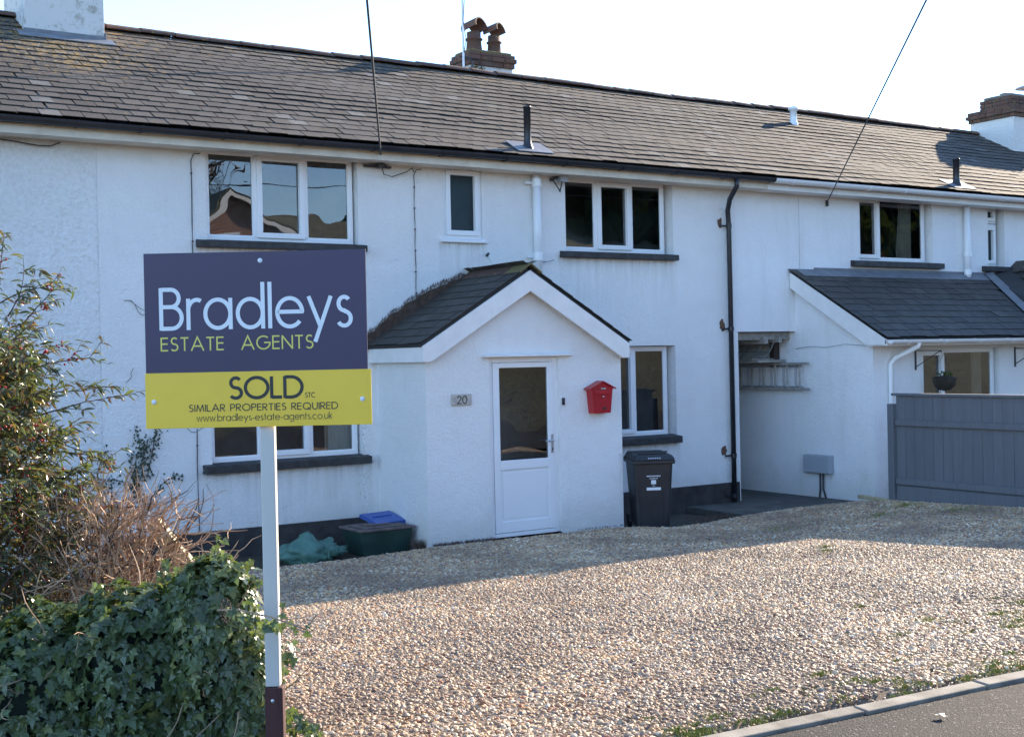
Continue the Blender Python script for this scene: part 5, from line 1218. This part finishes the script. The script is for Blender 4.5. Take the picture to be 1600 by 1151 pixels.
# leaning timber post in the bush
B = Matrix.Translation((-6.19, -7.17, 1.11)) @ Matrix.Rotation(R(-33), 4, 'Z') @ Matrix.Rotation(R(-38), 4, 'Y')
m = MB(); m.box(-.036, .036, -.035, .035, -.10, .20, 0, B); tag(build(m, 'leaning_post', M['pale_timber'], bevel=.004), 'pale sawn timber post leaning out of the twiggy bush', 'post')
B2 = Matrix.Translation((-6.10, -7.22, .2)); m = MB(); m.box(-.05, .05, -.05, .05, -.1, .86, 0, B2); tag(build(m, 'fence_stump', M['darktwig'], bevel=.006), 'dark upright stump behind the ivy holding the leaning pale post', 'post')
# creeper on the wall
cr = thing('wall_creeper', (-4.2, 0, .3), 'straggling half-dead creeper climbing the white wall left of the sign', 'creeper')
m = MB(); mats = []
for k in range(9):
    pts = rtwig((-4.32+rng.gauss(0, .13), -.02, .5+rng.random()*.4), (rng.gauss(.05, .35), 0, 1), rng.uniform(.6, 1.1), 0, 10, .22, 0)
    pts = [Vector((p.x, -.015-abs(p.y)*.03, p.z)) for p in pts]; m.tube(pts, [.006*(1-.07*i) for i in range(11)], 4)
    for q in range(55):
        i = rng.randrange(10); p = pts[i].lerp(pts[i+1], rng.random())+Vector((rng.gauss(0, .03), -rng.random()*.03, rng.gauss(0, .03)))
        mats.append(orient(p, (rng.gauss(0, .4), -1, rng.gauss(.2, .4)), (rng.gauss(0, .6), 0, -1), rng.uniform(.018, .034)))
for k in range(7):
    pts = rtwig((-4.45+rng.random()*.6, -.02, 1.5+rng.random()*1.2), (rng.gauss(0, 1), 0, rng.gauss(.3, .7)), rng.uniform(.15, .45), 0, 8, .3, 0); pts = [Vector((p.x, -.012, p.z)) for p in pts]; m.tube(pts, .0028, 3)
for a, b in (((-3.95, -.01, 1.45), (-3.55, -.01, 1.35)), ((-4.4, -.01, 2.75), (-4.1, -.01, 2.6))):
    pts = [Vector(a).lerp(Vector(b), i/8)+Vector((0, 0, .05*math.sin(i*.9)+rng.gauss(0, .01))) for i in range(9)]; m.tube(pts, .003, 3)
build(m, 'stems_or_core', M['darktwig'], cr, kind='stuff'); leaves(cr, mats, [ivy_leaf_mesh('c')], M['creeper'], 'leaf', 0) if False else None
mm = MB(); q = ivy_leaf_mesh('c')
for Mx in mats: mm.add([Mx @ Vector(v) for v in q.v], q.f)
build(mm, 'foliage', M['creeper'], cr, kind='stuff')

# grass tufts in the gravel
def tufts(name, spots, label):
    m = MB()
    for x, y, r_, n, h in spots:
        for k in range(n):
            a = rng.uniform(0, 6.28); q = r_*abs(rng.gauss(0, .55)); px_, py_ = x+q*math.cos(a)*1.6, y+q*math.sin(a); z = gz(px_, py_)
            if py_ < KY(px_)+.03: continue
            hh = h*rng.uniform(.5, 1.3); b = rng.uniform(0, 6.28); w_ = .0028; dx, dy = math.cos(b), math.sin(b); l1 = rng.uniform(.1, .6)*hh
            m.add([(px_-dy*w_, py_+dx*w_, z), (px_+dy*w_, py_-dx*w_, z), (px_+dx*l1*.4+dy*w_*.7, py_+dy*l1*.4-dx*w_*.7, z+hh*.6), (px_+dx*l1*.4-dy*w_*.7, py_+dy*l1*.4+dx*w_*.7, z+hh*.6), (px_+dx*l1, py_+dy*l1, z+hh)], [(0, 1, 2, 3), (3, 2, 4)])
    tag(build(m, name, M['grass'], kind='stuff'), label, 'grass', 'grass in the gravel')
sp = []
for k in range(90):
    x = rng.choice((rng.uniform(-4.7, -2.0), rng.uniform(-2.6, .3))); yk = KY(x)
    sp.append((x, yk+abs(rng.gauss(.05, .22)), rng.uniform(.03, .11), rng.randrange(30, 170), rng.uniform(.008, .022)))
for k in range(60):
    x = rng.gauss(-.75, .42); sp.append((x, -8.45+rng.gauss(0, .28), rng.uniform(.05, .14), rng.randrange(60, 200), rng.uniform(.012, .026)))
tufts('verge_grass', sp, 'patchy yellow-green grass growing through the gravel along the kerb')
tufts('grass_tuft', [(1.05, -4.75, .09, 200, .022), (1.25, -4.55, .07, 140, .03), (-1.3, -7.3, .12, 90, .02), (2.2, -2.9, .3, 150, .03), (3.6, -3.2, .35, 200, .03), (4.4, -2.9, .3, 200, .04), (4.3, -3.8, .25, 160, .035)], 'small bright grass tufts in the middle of the gravel by the shadow edge')
tufts('hedge_foot_grass', [(-6.28, -8.95, .16, 700, .06), (-6.15, -8.85, .18, 380, .04), (-6.5, -9.1, .2, 600, .06), (-5.9, -8.9, .22, 200, .025)], 'tufts of grass around the foot of the sign post')
m = MB()   # moss and weeds against walls
for x0, x1, yy, n, h in ((-1.40, -.60, -1.24, 420, .035), (-1.56, -1.44, -1.1, 500, .16), (2.6, 3.9, -.9, 700, .04), (.6, 1.3, -1.24, 60, .02)):
    for k in range(n):
        x = rng.uniform(x0, x1); y = yy+rng.gauss(0, .02 if n < 600 else .12); z = -.09 if yy > -1.2 else 0; b = rng.uniform(0, 6.28); hh = h*rng.uniform(.4, 1.2)
        m.add([(x-.004, y, z), (x+.004, y, z), (x+math.cos(b)*hh*.4, y+math.sin(b)*hh*.4, z+hh)], [(0, 1, 2)])
tag(build(m, 'wall_foot_weeds', M['deadivy'], kind='stuff'), 'low brown weeds and moss along the foot of the porch wall', 'weeds')
# scattered leaf litter and bits of twig
m = MB()
for k in range(420):
    x = rng.uniform(-6, 4.6); y = rng.uniform(-9.0, -1.6)
    if k % 3: y = KY(x)+abs(rng.gauss(0, .5))+.05
    if x < -4.9-2.2*min(1, (-y-1.3)/7.8)+.1: continue
    s_ = rng.uniform(.008, .024); p = Vector((x, y, gz(x, y)+.016)); a = rng.uniform(0, 6.28)
    if rng.random() < .4: d = Vector((math.cos(a), math.sin(a), rng.gauss(0, .1)))*s_*2; m.tube([p-d, p+Vector((0, 0, .004)), p+d], .0018, 4)
    else:
        d = Vector((math.cos(a), math.sin(a), rng.gauss(0, .35)))*s_; e = Vector((-math.sin(a), math.cos(a), rng.gauss(0, .5)))*s_*.5; m.add([p-d, p+e, p+d, p-e], [(0, 1, 2), (0, 2, 3)])
tag(build(m, 'leaf_litter', simple('brown_litter', (.16, .085, .04), .85, .6, 9), kind='stuff'), 'scattered bits of dead leaf and twig lying on the gravel', 'litter')
# fallen leaves
def fallen(x, y, s, lab, mt_):
    q = ivy_leaf_mesh('f'); Mx = orient((x, y, gz(x, y)+.03), (rng.gauss(0, .3), rng.gauss(0, .3), 1), (rng.gauss(0, 1), rng.gauss(0, 1), 0), s); mm = MB(); mm.add([Mx @ Vector(v) for v in q.v], q.f)
    tag(build(mm, 'fallen_leaf', mt_), lab, 'leaf', 'fallen leaves')
lm = simple('dead_leaf', (.25, .10, .04), .7); lw = simple('pale_leaf', (.55, .50, .40), .7)
for x, y, lab in ((-4.6, -6.9, 'curled brown leaf on the gravel right of the sign post'), (-4.9, -8.0, 'brown leaf on the gravel near the bottom edge'), (-.2, -5.4, 'brown leaf on the gravel just below the shadow edge'), (2.0, -1.75, 'orange leaf at the foot of the black bin'), (-2.6, -5.6, 'brown leaf alone in the middle of the sunlit gravel')):
    fallen(x, y, .05, lab, lm)
q = ivy_leaf_mesh('f'); Mx = orient((-3.35, -9.62, .345), (.1, 0, 1), (1, .3, 0), .06); mm = MB(); mm.add([Mx @ Vector(v) for v in q.v], q.f); tag(build(mm, 'fallen_leaf', lw), 'pale leaf lying on the grey road beside the kerb', 'leaf', 'fallen leaves')

# ================================================================== across the road: seen only mirrored in the window panes
bg_ = thing('brick_bungalow', (9, -26, 3), 'brick bungalow with broad tiled roof mirrored in the upper left window', 'house')
zg0 = 2.9
m = MB(); m.box(0, 24, -34, -23.5, zg0-1, 5.5); build(m, 'wall', M['farbrick'], bg_)
m = MB(); m.prism([(-.5, -22.9, 5.45), (-.5, -28.6, 7.35), (-.5, -34.6, 5.45)], (25, 0, 0)); build(m, 'roof', M['fartile'], bg_)
m = MB(); m.prism([(3.2, -21.6, zg0-1), (6.9, -21.6, zg0-1), (6.9, -21.6, 5.55), (5.05, -21.6, 6.95), (3.2, -21.6, 5.55)], (0, -4, 0)); gb = build(m, 'gable', M['farbrick'], bg_)
for s in (-1, 1):
    m = MB(); m.prism([(5.05, -21.45, 7.12), (5.05, -21.45, 6.92), (5.05+s*2.1, -21.45, 5.35), (5.05+s*2.1, -21.45, 5.55)], (0, -.05, 0)); build(m, 'barge_board', M['board'], gb)
    m = MB(); m.prism([(5.05, -21.45, 7.16), (5.05+s*2.15, -21.45, 5.57), (5.05+s*2.15, -21.45, 5.50), (5.05, -21.45, 7.08)], (0, -5.5, 0)); build(m, 'gable_roof', M['fartile'], gb)
m = MB(); m.box(4.2, 5.3, -21.58, -21.5, 4.9, 5.9); gw = build(m, 'window', M['white'], gb); m = MB(); m.box(4.3, 5.2, -21.49, -21.48, 5.0, 5.8); build(m, 'pane', M['glass'], gw)
def far_tree(x, y, h, lab, dense):
    tr_ = thing('conifer' if dense else 'bare_tree', (x, y, zg(x, y)), lab, 'tree', 'trees mirrored in the windows'); z0 = zg(x, y)
    m = MB(); m.tube([(x, y, z0-.2), (x+.1, y, z0+h*.5), (x, y, z0+h*.95)], [h*.022, h*.015, .02], 7)
    if not dense:
        for k in range(90):
            zz = z0+h*rng.uniform(.25, .9); a = rng.uniform(0, 6.28); pts = rtwig((x, y, zz), (math.cos(a), math.sin(a), .7), h*rng.uniform(.15, .38), 0, 6, .2, -.05); m.tube(pts, [.05, .04, .03, .022, .016, .01, .006], 3, cap=False)
            for q in range(5): pp = pts[rng.randrange(2, 6)]; m.tube(rtwig(pp, (rng.gauss(0, 1), rng.gauss(0, 1), rng.gauss(.5, .7)), h*.12, 0, 4, .25, 0), .012, 3, cap=False)
    build(m, 'trunk', M['darktwig'], tr_)
    if dense:
        m = MB()
        for k in range(6000):
            f_ = rng.random()**.8; rr = h*.27*(1-f_)**.8*(.5+.5*rng.random())*(1+.25*math.sin(f_*34)); a = rng.uniform(0, 6.28); p = Vector((x+rr*math.cos(a), y+rr*math.sin(a), z0+h*(.08+.92*f_)))
            d = Vector((math.cos(a), math.sin(a), rng.gauss(-.1, .3)))*h*.045; s_ = Vector((rng.gauss(0, 1), rng.gauss(0, 1), rng.gauss(0, 1))).normalized()*h*.034
            m.add([p-d, p+s_, p+d, p-s_], [(0, 1, 2, 3)])
        build(m, 'crown', M['conifer'], tr_)
far_tree(7.5, -38, 10, 'leafless tree mirrored at the left of the upper left window', False)
far_tree(10.5, -40, 9, 'smaller leafless tree mirrored in the middle of the upper left window', False)
far_tree(17.5, -36, 9, 'dark conifer mirrored at the right of the upper left window', True)
for k, (x, y, h) in enumerate(((24, -30, 12), (29, -31, 13), (34, -30, 14), (40, -32, 14), (47, -33, 15), (55, -34, 16), (26.5, -25.5, 9), (32, -25, 9))):
    far_tree(x, y, h, ['dark evergreen mirrored in the left pane of the upper right window', 'dark evergreen mirrored in the middle pane of the upper right window', 'dark evergreen mirrored in the right pane of the upper right window', 'tall evergreen mirrored in the upper window of the right house', 'tallest evergreen mirrored in the right house windows', 'last evergreen of the row far along the road', 'low evergreen in front of the row across the road', 'low broad evergreen across the road facing the lean-to'][k], True)
